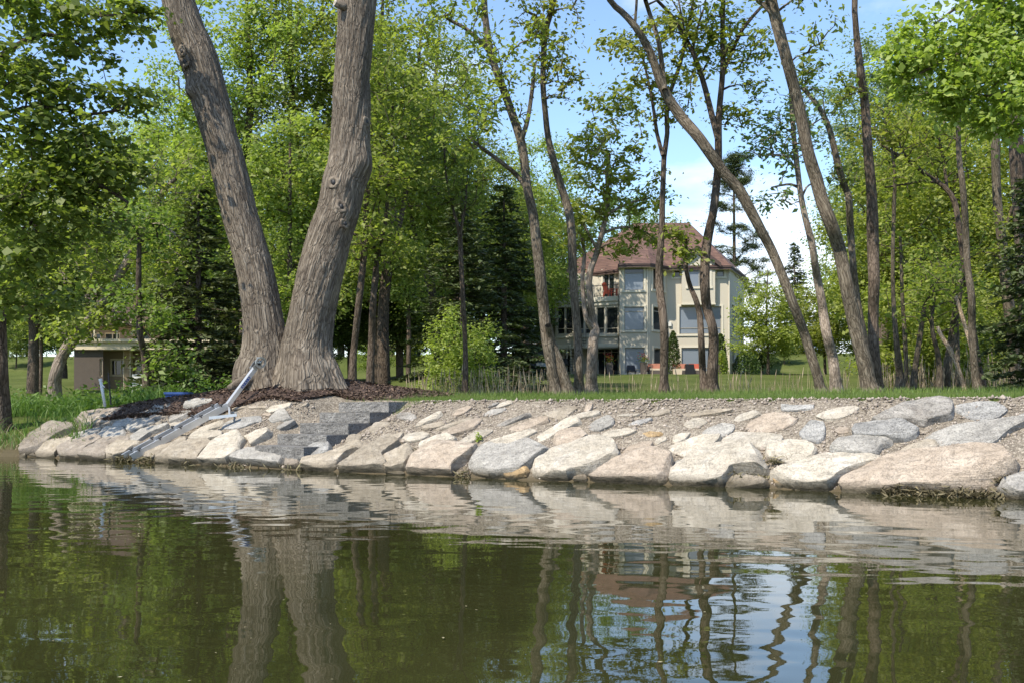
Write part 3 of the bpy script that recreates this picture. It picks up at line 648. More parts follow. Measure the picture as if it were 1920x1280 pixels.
# ---------------------------------------------------------------- trees
def resample(pts, rad, step):
    pts = np.asarray(pts, float); rad = np.asarray(rad, float)
    # catmull-rom through the given points, then even steps
    n = len(pts); out = []; rr = []
    for i in range(n-1):
        p0 = pts[max(i-1, 0)]; p1 = pts[i]; p2 = pts[i+1]; p3 = pts[min(i+2, n-1)]
        k = max(2, int(np.linalg.norm(p2-p1)/step))
        for t in np.linspace(0, 1, k, endpoint=False):
            out.append(0.5*((2*p1)+(-p0+p2)*t+(2*p0-5*p1+4*p2-p3)*t*t+(-p0+3*p1-3*p2+p3)*t**3)); rr.append(rad[i]*(1-t)+rad[i+1]*t)
    out.append(pts[-1]); rr.append(rad[-1]); return np.array(out), np.array(rr)
def tube_arrays(pts, rad, sides, bumpy=0.0, seed=0):
    n = len(pts); d = np.gradient(pts, axis=0); d /= np.linalg.norm(d, axis=1)[:, None]+1e-9
    ref = np.array([1.0, 0, 0]) if abs(d[0, 0]) < 0.8 else np.array([0, 1.0, 0]); X = np.zeros_like(pts); x = ref
    for i in range(n):
        x = x-d[i]*np.dot(x, d[i]); x /= np.linalg.norm(x)+1e-9; X[i] = x
    Yv = np.cross(d, X); a = np.linspace(0, 2*math.pi, sides+1); ca, sa = np.cos(a), np.sin(a)
    rr = rad[:, None]*np.ones((1, sides+1))
    L = np.r_[0, np.cumsum(np.linalg.norm(np.diff(pts, axis=0), axis=1))]
    if bumpy:
        ph = seed*1.7
        rr = rr*(1+bumpy*(np.sin(2*a[None]+ph+0.9*L[:, None])+0.6*np.sin(3*a[None]+2.1*L[:, None]+ph)+0.5*np.sin(5*a[None]-3.0*L[:, None])))
    V = pts[:, None, :]+rr[..., None]*(X[:, None, :]*ca[None, :, None]+Yv[:, None, :]*sa[None, :, None])
    rm = max(rad.mean(), 0.01)
    uv = np.stack([np.broadcast_to(a[None]*rm, (n, sides+1)), np.broadcast_to(L[:, None], (n, sides+1))], -1)
    i, j = np.meshgrid(np.arange(sides), np.arange(n-1)); q = (j*(sides+1)+i).ravel()
    Q = np.stack([q, q+1, q+sides+2, q+sides+1], -1)
    return V.reshape(-1, 3), Q, uv.reshape(-1, 2)
def merge(parts):
    V, Q, U = [], [], []; n = 0
    for v, q, u in parts: V.append(v); Q.append(q+n); U.append(u); n += len(v)
    return np.vstack(V), np.vstack(Q), np.vstack(U)
def leaves(C, L, rng, width=0.55, upbias=0.7, axis=None, axmix=0.0, fold=0.25, droop=0.0, out=None):
    """kite-shaped leaves, one folded quad each; C centres, L lengths"""
    n = len(C); nr = rng.normal(size=(n, 3)); nr[:, 2] = np.abs(nr[:, 2])+upbias
    if out is not None: nr = nr*0.6+out*0.75
    nr /= np.linalg.norm(nr, axis=1)[:, None]
    t = rng.normal(size=(n, 3)); t[:, 2] -= droop
    if axis is not None: t = t*(1-axmix)+axis*axmix*1.7
    t -= nr*(t*nr).sum(1)[:, None]; t /= np.linalg.norm(t, axis=1)[:, None]+1e-9; b = np.cross(nr, t)
    L = L[:, None]; w = L*width/2
    v0 = C-t*L*0.5; v2 = C+t*L*0.5; m = C-t*L*0.08; v1 = m+b*w+nr*w*fold; v3 = m-b*w+nr*w*fold
    V = np.stack([v0, v1, v2, v3], 1).reshape(-1, 3); return V, np.arange(4*n).reshape(n, 4)
def grow(stems, crowns, seed, nleaf=12, size=0.11, sigma=0.28, tip=0.0085, up=0.15, width=0.55, upbias=0.7, along=0.6, droop=0.0, flat=0.6, maxr=0.6, sides0=12, bumpy=0.035):
    """stems: [(points, radii)], crowns: [(centre, radii, count)]. Branches reach for points spread through the crowns."""
    rng = np.random.RandomState(seed); trunk = []; nodes = []; nr = []; nbr = []
    for si, (p, r) in enumerate(stems):
        pp, rr = resample(p, r, 0.25); trunk.append(tube_arrays(pp, rr, sides0, bumpy, seed+si)); nodes.append(pp); nr.append(rr); nbr += [-1]*len(pp)
    nodes = list(np.vstack(nodes)); nr = list(np.concatenate(nr)); A = []
    for c, r, k in crowns:
        q = rng.normal(size=(k, 3)); q /= np.linalg.norm(q, axis=1)[:, None]; q *= (rng.rand(k, 1)**0.42); A.append(np.array(c)+q*np.array(r))
    A = np.vstack(A) if A else np.zeros((0, 3)); N = np.array(nodes)
    if len(A):
        dd = np.min(np.linalg.norm(A[:, None]-N[None, ::2], axis=2), axis=1); A = A[np.argsort(dd)]
    br = []; load = []; par = []; cap = np.zeros((len(N)+len(A)*14, 3)); cap[:len(N)] = N; cn = len(N); bid = np.full(len(cap), -1); bid[:cn] = -1; crad = np.zeros(len(cap)); crad[:cn] = nr
    for p in A:
        q = cap[:cn]; d = np.linalg.norm(q-p, axis=1)+0.9*np.maximum(q[:, 2]-p[2], 0)*(0.5)+0.25*np.maximum(0, q[:, 2]-p[2]+0.3); k = int(np.argmin(d))
        S = q[k]; ln = np.linalg.norm(p-S)
        if ln < 0.05: continue
        b = bid[k]; ctl = S+(p-S)*0.5+np.array([0, 0, up*ln])+rng.normal(0, 0.09*ln, 3)
        ns = int(min(12, max(3, ln/0.3))); t = np.linspace(0, 1, ns+1)[:, None]
        path = (1-t)**2*S+2*t*(1-t)*ctl+t*t*p; path[1:-1] += rng.normal(0, 0.018*min(ln, 2.0), (ns-1, 3))
        me = len(br); br.append((path, k)); load.append(1); par.append(b)
        while b >= 0: load[b] += 1; b = par[b]
        cap[cn:cn+ns] = path[1:]; bid[cn:cn+ns] = me; cn += ns
    limbs = []; LC = []; LA = []; LO = []
    rstart = [0]*len(br)
    for i, (path, k) in enumerate(br):
        r0 = tip*(1+load[i])**0.5*1.15
        pr = crad[k] if par[i] < 0 else rstart[par[i]]
        r0 = min(r0, pr*maxr if par[i] < 0 else pr*0.9); r0 = max(r0, tip); rstart[i] = r0
        limbs.append(tube_arrays(path, np.linspace(r0, tip*0.6, len(path)), 5 if r0 < 0.04 else 7))
        E = path[-1]; m = max(1, int(nleaf*(0.7+0.6*rng.rand()))); ka = int(m*along)
        dirv = path[-1]-path[-2]; dirv /= np.linalg.norm(dirv)+1e-9
        tt = rng.uniform(0.35, 1, ka); idx = tt*(len(path)-1); lo = idx.astype(int).clip(0, len(path)-2); f = (idx-lo)[:, None]
        pa = path[lo]*(1-f)+path[lo+1]*f+rng.normal(0, sigma*0.45, (ka, 3))*np.array([1, 1, flat])
        pe = E+rng.normal(0, sigma, (m-ka, 3))*np.array([1, 1, flat]); pe[:, 2] -= droop*0.3*np.abs(rng.normal(0, sigma, m-ka))
        LC += [pa, pe]; oo = np.vstack([pa, pe])-(E-np.array([0, 0, sigma*0.5])); LO.append(oo/(np.linalg.norm(oo, axis=1)[:, None]+1e-6)); LA.append(np.repeat(dirv[None], m, 0))
    T = trunk; Lm = merge(limbs) if limbs else None; LV = None
    if LC:
        C = np.vstack(LC); AX = np.vstack(LA); LV = leaves(C, size*np.clip(np.exp(rng.normal(-0.06, 0.34, len(C))), 0.4, 1.8), rng, width, upbias, AX, 0.45, 0.25, droop, np.vstack(LO))
    return T, Lm, LV
def tree(name, label, cat, group, base, data, bark, leaf, stem_name='trunk', grounded=(0,)):
    T, Lm, LV = data; base = Vector(base); b = np.array(base)
    root = empty(name, base, label, cat, group)
    def part(nm, arr, m, sm):
        me = mesh_np(nm, arr[0]-b, arr[1], arr[2] if len(arr) > 2 else None); me.materials.append(m)
        if sm: me.polygons.foreach_set('use_smooth', np.ones(len(me.polygons), dtype=bool))
        o = bpy.data.objects.new(nm, me); COL.objects.link(o); o.parent = root; return o
    for i, t in enumerate(T): part(stem_name if i in grounded else 'limb', t, bark, True)
    if Lm is not None: tag(part('twigs', Lm, bark, True), kind='stuff')
    if LV is not None: tag(part('crown', LV, leaf, False), kind='stuff')
    return root
def pstem(txt, Y, lean=0.0, seed=0, ext=None, taper=None):
    """stem traced as 'x,y,width' in photo pixels, placed at its own distance; lean moves it in depth as it rises"""
    q = [tuple(float(c) for c in t.split(',')) for t in txt.split()]; rng = random.Random(seed); pts = []; rad = []
    for i, (x, y, w) in enumerate(q):
        d = Y+lean*(YH-y)/YH+(rng.uniform(-0.25, 0.25) if i else 0); pts.append(np.array(P(x, y, d))); rad.append(w/2/F*d)
    if ext:
        d = pts[-1]-pts[-2]; d /= np.linalg.norm(d); d = d*0.6+np.array([0, 0, 0.4])
        for k in range(1, 4): pts.append(pts[-1]+d*ext/3+np.array([rng.uniform(-.2, .2), rng.uniform(-.2, .2), 0])*ext/4); rad.append(rad[-1]*0.72)
    return pts, rad
def root_down(st, k=0.25):
    """continue the foot of a stem into the ground with a slight flare"""
    p, r = st; b = p[0].copy(); g = H(b[0], b[1]); z = min(g-0.15, b[2]-0.1); q = b.copy(); q[2] = z
    m = b.copy(); m[2] = max(g+0.02, z+0.05); up1 = p[0]*0.55+p[1]*0.45
    return [q, m, up1]+p[1:], [r[0]*1.9, r[0]*1.5, r[0]*1.02]+r[1:]
def pc(x, y, Y, rx, ry, rz, n): return (np.array(P(x, y, Y)), (rx, ry, rz), n)

GROW = 'slim trees in a row along the top of the bank'
def row_tree(label, stems, crowns, Y, seed, bark='bark', leaf='lf_yel', lean=0.0, ext=None, nleaf=23, size=0.11, sigma=0.19, name='bank_tree', group=GROW, **kw):
    S = []
    for i, t in enumerate(stems):
        e = ext if (i == 0 or kw.get('extall')) else None
        s = pstem(t, Y, lean, seed+i, e); S.append(root_down(s) if i in kw.get('ground', (0,)) else s)
    kw2 = {k: v for k, v in kw.items() if k not in ('extall', 'ground')}
    data = grow(S, crowns, seed, nleaf, size, sigma, **kw2); b = S[0][0][0]
    return tree(name, label, 'tree', group, (b[0], b[1], H(b[0], b[1])), data, M[bark], M[leaf], grounded=kw.get('ground', (0,)))

row_tree('slim tree on the bank forking low into two trunks left of the house', [
    '1043,736,20 1034,690,18 1026,640,21 1020,585,20 1014,520,20 1005,450,19 999,400,18 989,355,17 984,310,17 976,262,17 950,185,15 937,150,14 922,108,13 912,50,12 908,0,11',
    '1066,737,20 1055,700,19 1044,668,18 1034,640,17 1028,610,13', '978,262,10 987,235,9 993,205,8 999,160,8 1002,140,6',
    '925,112,9 910,88,9 890,68,8 870,52,7 846,40,6 834,30,5', '987,353,9 968,328,9 944,308,8 920,290,7 898,274,6 878,255,5'],
    [pc(860,60,21,1.1,1.2,.8,34), pc(905,150,21,1.0,1.4,.9,26), pc(985,80,21.5,.8,1.2,.9,22), pc(870,250,21,.9,1.2,.5,20), pc(930,210,20.6,.8,1,.4,12), pc(920,-130,21.5,2.0,2.0,1.5,60)],
    21, 11, lean=0.3, ext=2.5, ground=(0, 1))
row_tree('straight slim tree just right of the low-forking pair', [
    '1086,736,19 1085,690,17 1083,630,16 1078,570,15 1074,500,16 1072,440,15 1066,395,16 1052,350,14 1040,310,14 1028,260,12 1023,215,11 1018,160,11 1019,110,11 1022,62,12 1031,30,11 1038,0,10',
    '1022,62,6 1012,42,6 1000,28,5 985,22,4', '1038,6,5 1022,-10,4 1008,-14,4'],
    [pc(1040,90,22,.7,1.1,1.2,24), pc(1065,150,22,.45,.8,.5,14), pc(1000,40,22,.6,.8,.5,14), pc(1045,-120,22,1.6,1.6,1.4,46)], 22, 21, lean=0.4, ext=2.2)
row_tree('gnarled pale-barked tree in front of the house balcony', [
    '1109,738,21 1110,690,20 1112,640,20 1116,622,19 1112,600,14 1108,570,13 1104,530,13 1109,500,12 1118,478,11 1128,440,10 1136,405,9 1140,370,8 1138,330,7 1143,290,6',
    '1113,618,12 1100,600,10 1094,560,9 1092,520,8 1096,480,7 1090,440,6', '1128,440,6 1148,430,5 1180,426,5 1215,438,4', '1136,405,5 1160,390,5 1190,378,4 1220,372,3', '1122,470,6 1104,440,5 1085,400,4'],
    [pc(1140,300,25,1.1,1.3,1.1,70), pc(1190,360,25,1.0,1.0,.7,46), pc(1150,200,25,.8,.9,.5,34), pc(1095,400,25,.55,.8,.8,34), pc(1072,440,25,.45,.7,.4,18), pc(1160,470,25,.5,.6,.3,14), pc(1210,440,25,.7,.7,.3,20), pc(1100,270,25,.6,.8,.6,24)], 25, 31, bark='barkp', leaf='lf_yel', nleaf=22, size=0.125)
row_tree('slender upright tree in front of the middle of the house', [
    '1245,736,16 1245,690,15 1246,640,15 1243,590,15 1236,530,15 1237,480,14 1241,430,12 1242,380,11 1244,330,10 1245,295,10 1251,250,9 1250,212,9 1256,175,8 1274,125,7 1286,75,6 1297,20,5 1303,-20,4',
    '1243,292,8 1232,252,7 1226,210,6 1218,164,5 1208,120,4 1200,88,3', '1286,75,4 1280,40,4 1272,0,3'],
    [pc(1212,120,22,.5,.8,.7,20), pc(1262,150,22,.5,.8,.8,20), pc(1240,200,22,.6,.8,.4,14), pc(1300,20,22,.8,1,.8,24), pc(1180,70,22,.4,.5,.12,8), pc(1290,-120,22,1.4,1.4,1.2,40)], 22.2, 41, bark='barkd', ext=1.5)
row_tree('tall dark tree forking high, right half of the house behind it', [
    '1335,737,23 1336,690,21 1338,640,19 1335,610,17 1326,580,17 1322,540,18 1322,490,17 1328,440,17 1337,400,15 1343,350,15 1347,300,14 1347,262,14 1348,215,12 1352,170,11 1355,130,10 1355,66,9 1356,0,9',
    '1321,735,14 1317,690,13 1315,640,12 1312,590,11 1304,560,10 1295,540,9 1287,510,8 1284,480,7 1287,450,5', '1346,262,11 1333,210,11 1317,148,10 1299,98,9 1281,66,8 1261,32,7 1231,0,6', '1355,138,8 1373,98,7 1392,56,7 1425,16,6 1440,0,5', '1299,98,5 1306,60,4 1318,20,4'],
    [pc(1285,470,22.5,.35,.5,.5,22), pc(1262,440,22.5,.4,.4,.2,10), pc(1290,60,22.5,.9,1,.7,30), pc(1345,60,22.5,.6,.9,.9,30), pc(1400,90,22.5,.7,.9,.7,30), pc(1375,220,22.5,.5,.8,.3,18), pc(1330,130,22.5,.5,.8,.5,14), pc(1420,170,22.5,.4,.5,.3,10), pc(1350,-130,22.5,2.0,1.8,1.4,60)], 22.5, 51, bark='barkd', lean=-0.3, ext=2.2, ground=(0, 1))
row_tree('long trunk leaning steeply left across the house roof', [
    '1540,738,19 1533,705,18 1524,676,18 1510,630,18 1494,588,18 1471,528,18 1447,470,18 1430,438,18 1402,385,20 1385,355,20 1358,326,20 1313,262,20 1290,235,20 1272,213,20 1242,164,17 1219,98,15 1190,49,13 1165,22,12 1143,0,11',
    '1246,170,11 1242,131,10 1235,79,9 1218,26,8 1210,0,8', '1190,48,6 1193,15,5 1194,-10,5', '1219,98,4 1212,75,3 1200,60,2'],
    [pc(1148,85,20.5,.35,.5,.12,10), pc(1235,60,21,.6,.9,.5,14), pc(1150,-120,21,1.8,1.8,1.3,50), pc(1230,-120,21,1.2,1.4,1.2,36)], 21, 61, ext=2.5, lean=-0.2, sides0=16)
row_tree('rough scarred trunk just right of the steeply leaning one', [
    '1568,738,22 1565,700,19 1560,665,18 1550,625,18 1544,590,18 1540,560,16 1533,528,16 1527,490,14 1522,454,14 1512,415,12 1504,380,11 1499,350,10 1493,300,10 1488,250,8 1485,210,8 1482,170,6',
    '1497,352,6 1483,346,5 1465,348,4 1446,352,3', '1503,372,5 1512,352,4 1522,345,3'],
    [pc(1470,280,23,1.0,1.2,.5,40), pc(1500,210,23,.9,1.2,.6,36), pc(1450,380,23,.5,.8,.3,14), pc(1440,240,23,.5,.8,.4,16)], 23, 71, bark='barkp', leaf='lf_blue', nleaf=14, size=0.12, sigma=.26, bumpy=.06)
row_tree('thick grey trunk leaning left beside a straight dark one', [
    '1632,740,33 1626,705,29 1616,660,28 1605,618,27 1586,528,24 1574,469,23 1558,420,24 1542,380,24 1530,335,24 1516,290,23 1497,197,22 1471,98,21 1458,50,21 1446,0,20',
    '1456,40,9 1440,18,8 1420,0,7'],
    [pc(1480,-20,20,.8,1,.5,20), pc(1525,60,20,.4,.8,.5,10), pc(1430,-120,20,2.0,1.8,1.4,55)], 20, 81, ext=2.5, lean=0.3, sides0=18)
row_tree('straight dark brown trunk beside the thick leaning one', [
    '1646,738,22 1642,690,21 1638,640,20 1637,590,20 1639,528,21 1637,470,21 1636,420,21 1634,360,18 1628,295,17 1622,197,16 1613,130,15 1607,80,13 1604,40,11 1603,0,11'],
    [pc(1590,170,21.6,.5,.8,.5,12), pc(1600,-120,21.6,1.6,1.6,1.4,45)], 21.6, 91, bark='barkd', ext=2.4, bumpy=.05, sides0=16)
row_tree('thin grey trunk curving up between two thick trunks', [
    '1640,736,13 1628,660,12 1614,597,11 1606,550,12 1600,500,12 1595,440,13 1592,380,13 1588,360,12 1578,335,13 1568,295,13 1556,245,11 1542,213,10 1524,186,9 1504,165,8'],
    [pc(1520,140,24,.5,.8,.5,16), pc(1590,330,24,.4,.7,.4,12)], 24, 95, leaf='lf_mid')
# thicket at the right
THK = 'thin stems in the thicket at the right'
for lab, st, Y, bk in [
  ('pale double stem nearest the dark straight trunk in the thicket', ['1686,738,18 1687,700,14 1680,630,10 1675,560,8 1674,480,7 1676,400,7 1678,330,6 1672,280,5'], 27, 'bark'),
  ('thin straight stem right of the pale double stem', ['1698,736,8 1699,690,8 1696,620,8 1692,560,7 1690,500,6 1688,440,5'], 28, 'bark'),
  ('short leaning stem cut off by bright foliage in the thicket', ['1711,734,13 1716,690,11 1722,650,10 1728,610,9 1734,570,7'], 27, 'bark'),
  ('curved stem at the foot of the leaning thicket trunk', ['1760,730,13 1762,695,11 1758,660,9 1750,630,8 1747,600,7 1752,560,6'], 27, 'bark'),
  ('leaning grey trunk inside the thicket under the yellow-green bush', ['1772,732,17 1776,690,16 1784,640,15 1792,590,14 1800,540,11 1806,480,9'], 28, 'bark'),
  ('straight thin stem behind the fallen pale poles', ['1795,734,10 1796,690,9 1795,640,8 1793,590,8 1794,520,6'], 29, 'bark'),
  ('tall crooked trunk near the right edge rising to bright maple leaves', ['1835,738,18 1829,700,16 1825,660,14 1822,610,14 1822,560,13 1814,500,12 1811,440,12 1808,390,12 1804,340,11 1798,290,10 1797,240,9 1800,190,7'], 24, 'bark'),
  ('tall straight trunk behind the spruce at the right edge', ['1905,736,24 1902,680,22 1895,600,20 1885,520,19 1878,450,17 1872,400,17 1868,340,16 1866,260,16 1866,200,15 1864,140,12'], 28, 'bark'),
  ('thick dark trunk at the far right edge below the maple leaves', ['1935,738,30 1928,640,28 1920,500,27 1912,380,26 1906,280,25 1900,180,24 1900,80,22'], 30, 'barkd')]:
    row_tree(lab, st, [pc(float(st[0].split()[-1].split(',')[0]), float(st[0].split()[-1].split(',')[1])-20, Y, 1.3, 1.5, 1.2, 34)], Y, int(Y*7+len(lab)), bark=bk, leaf='lf_yel', name='thicket_tree', group=THK, nleaf=18, size=.13, sigma=.24)
row_tree('spreading bare-limbed tree arching left over the thicket', ['1848,735,12 1836,690,12 1822,600,12 1800,440,10 1790,380,10 1770,350,9 1740,330,8 1700,300,7 1672,285,6 1650,270,4', '1764,345,6 1740,340,5 1700,345,4 1660,352,3', '1776,355,6 1770,310,5 1760,260,5 1740,230,4 1720,200,3', '1706,305,5 1690,280,4 1684,255,3'],
    [pc(1700,230,27,1.4,1.2,.8,60), pc(1680,330,27,.9,1.2,.6,30), pc(1780,270,27,1.2,1.2,.8,50)], 27, 143, bark='barkd', leaf='lf_yel', name='thicket_tree', group=THK, nleaf=16, size=.13)

# trees on the left half
LEFT = 'trees on the left lawn'
row_tree('mossy trunk leaning right over the lawn at the left', ['101,733,24 105,700,23 114,672,22 128,648,22 150,620,21 172,596,19 199,562,17 225,515,16 250,470,15 268,425,13 290,385,11 310,355,9 330,335,7', '170,600,8 196,585,6 220,590,5 240,610,4', '250,470,7 240,440,6 215,410,5', '268,425,7 300,420,5 330,440,4'],
    [pc(170,510,26,.9,1.2,.6,46), pc(225,592,26,.8,1,.4,30), pc(310,330,26,1.4,1.5,1.0,70), pc(170,420,26,1.4,1.3,.9,60), pc(300,480,26,.9,1.1,.7,40), pc(130,610,25,.6,.7,.6,26)], 26, 201, bark='barkp', leaf='lf_light', name='leaning_tree', group=LEFT, nleaf=22, size=.14, sigma=.27)
row_tree('straight thin trunk between the leaning tree and the dark spruce', ['274,744,15 274,700,13 270,660,12 263,630,12 260,570,11 260,500,10 262,440,8', '262,585,4 285,580,4 300,590,3 318,604,3', '263,610,3 280,630,3 292,645,2'],
    [pc(265,430,24,.8,1,.8,50), pc(300,600,24,.5,.8,.4,24), pc(325,680,24,.6,.8,.5,34), pc(225,560,24,.6,.8,.5,24)], 24, 211, bark='barkd', leaf='lf_mid', name='lawn_tree', group=LEFT, nleaf=20, size=.13, sigma=.24)
for lab, st, Y in [('slim trunk close right of the great twin trunk', ['660,705,15 664,650,13 674,560,13 684,460,12 686,400,10 690,340,8 684,280,7'], 27),
                   ('second slim trunk right of the great twin trunk, curving right', ['693,708,14 697,640,13 700,560,12 708,480,10 722,420,8 728,350,7 733,280,6 736,200,5', '700,560,7 708,520,6 704,470,5'], 28)]:
    row_tree(lab, st, [pc(700,330,Y,1.4,1.6,1.3,80), pc(690,450,Y,1.2,1.3,.8,50), pc(735,190,Y,1.4,1.6,1.3,70), pc(690,100,Y,1.0,1.6,1.2,40)], Y, len(lab), bark='barkd', leaf='lf_light', name='lawn_tree', group=LEFT, nleaf=20, size=.14, sigma=.26)
row_tree('very slim young tree standing before the bright bushy maple', ['872,737,11 873,690,10 872,640,9 868,560,9 864,480,9 862,440,9 856,415,6 850,395,5 838,340,4 832,270,3', '863,440,6 868,410,5 873,380,4 876,330,3'],
    [pc(835,280,29,1.1,1.2,1.0,46), pc(880,340,29,1.0,1.2,.8,44), pc(820,370,29,.7,1,.4,22), pc(800,230,29,.9,1.2,.6,26)], 29, 241, bark='barkd', leaf='lf_mid', name='young_tree', group=LEFT, nleaf=18, size=.14, sigma=.25)

# the overhanging maple at the left edge
def edge_maple():
    Y = 17.5; st = [pstem('2,742,26 2,700,25 0,640,24 -4,560,24 -14,450,24 -26,300,22 -34,150,20 -40,0,18', 20.5, -2.0, 3, 3.0)]; st[0] = root_down(st[0])
    st.append(pstem('-18,420,13 20,390,11 70,350,10 130,335,8 190,350,7 240,380,5', 19, -1.5, 4)); st.append(pstem('-36,130,12 10,100,11 45,78,10 85,65,8 130,75,6 180,100,5', 18.2, 0, 5))
    st.append(pstem('-40,40,11 40,10,10 110,-10,9 150,14,7 175,30,6 220,28,5 290,20,4', 18, 0, 6)); st.append(pstem('-30,240,9 20,210,8 80,200,7 160,215,6 230,205,4', 18.5, -.5, 7))
    cr = [pc(60,30,18,1.0,1.3,.5,60), pc(190,30,18,1.0,1.0,.35,46), pc(270,40,18,.35,.6,.3,14), pc(40,130,18,.9,1.2,.45,56), pc(150,90,18,.7,.9,.2,22), pc(60,180,18,1.0,1.2,.35,44), pc(190,175,18,.9,.9,.2,34), pc(270,190,18,.35,.6,.15,10),
          pc(60,270,18,1.2,1.3,.6,80), pc(150,260,18,1.0,1.2,.5,60), pc(40,380,18,1.1,1.4,.6,80), pc(150,330,18,1.0,1.2,.5,60), pc(230,310,18,.7,.9,.4,34), pc(60,470,18,.9,1.2,.5,56), pc(150,410,18,.8,1.1,.4,36), pc(20,550,18,.6,1,.4,30), pc(100,560,19,.5,.8,.3,16), pc(-60,260,18,.9,1.2,2.0,60), pc(30,-100,18.5,1.2,1.2,.8,30)]
    cr = [(c, r, max(6, int(k*.72))) for c, r, k in cr]
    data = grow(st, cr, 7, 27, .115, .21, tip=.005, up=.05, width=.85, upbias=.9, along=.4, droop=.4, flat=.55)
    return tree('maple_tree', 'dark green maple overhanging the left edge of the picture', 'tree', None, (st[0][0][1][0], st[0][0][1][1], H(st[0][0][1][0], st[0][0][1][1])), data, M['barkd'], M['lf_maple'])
edge_maple()
def bright_maple():
    Y = 16; st = [pstem('2040,760,30 2035,600,28 2030,400,26 2020,200,23 2010,60,20 2000,-60,16', 16.5, 0, 3, 2.0)]; st[0] = root_down(st[0])
    st.append(pstem('2018,150,12 1960,90,10 1900,70,8 1840,80,7 1780,110,6 1720,140,5', 16, 0, 4)); st.append(pstem('2010,60,11 1960,10,9 1890,-10,8 1820,0,6 1760,40,4', 15.8, 0, 5)); st.append(pstem('2022,230,9 1980,190,8 1920,170,6 1850,180,5', 15.6, 0, 6))
    cr = [pc(1890,30,16,.8,1.2,.45,80), pc(1810,70,16,.65,1.2,.35,70), pc(1740,110,16,.55,1.0,.24,48), pc(1685,125,16,.32,.7,.14,20), pc(1670,85,16,.2,.4,.10,9), pc(1725,40,16,.35,.6,.14,18), pc(1860,125,15.8,.8,1.1,.30,70), pc(1800,160,15.8,.45,.9,.22,36), pc(1890,185,15.6,.5,1.0,.26,44), pc(1800,205,15.8,.22,.5,.14,18), pc(1765,180,15.8,.25,.4,.14,12), pc(1850,225,15.6,.22,.5,.14,14), pc(1905,245,15.6,.25,.5,.12,16), pc(1700,165,16,.2,.4,.10,8), pc(1860,-60,16,1.0,1,.5,80), pc(1960,100,16,.7,.9,1.0,80), pc(2020,0,16.5,1.2,1.2,1.5,60)]
    cr = [(c, r, max(6, int(k*.68))) for c, r, k in cr]
    data = grow(st, cr, 9, 30, .10, .17, tip=.005, up=.05, width=.75, upbias=.6, along=.4, droop=.6, flat=.7)
    tree('maple_tree', 'bright sunlit maple boughs hanging in from the upper right', 'tree', None, (st[0][0][1][0], st[0][0][1][1], H(st[0][0][1][0], st[0][0][1][1])), data, M['bark'], M['lf_bright'])
bright_maple()

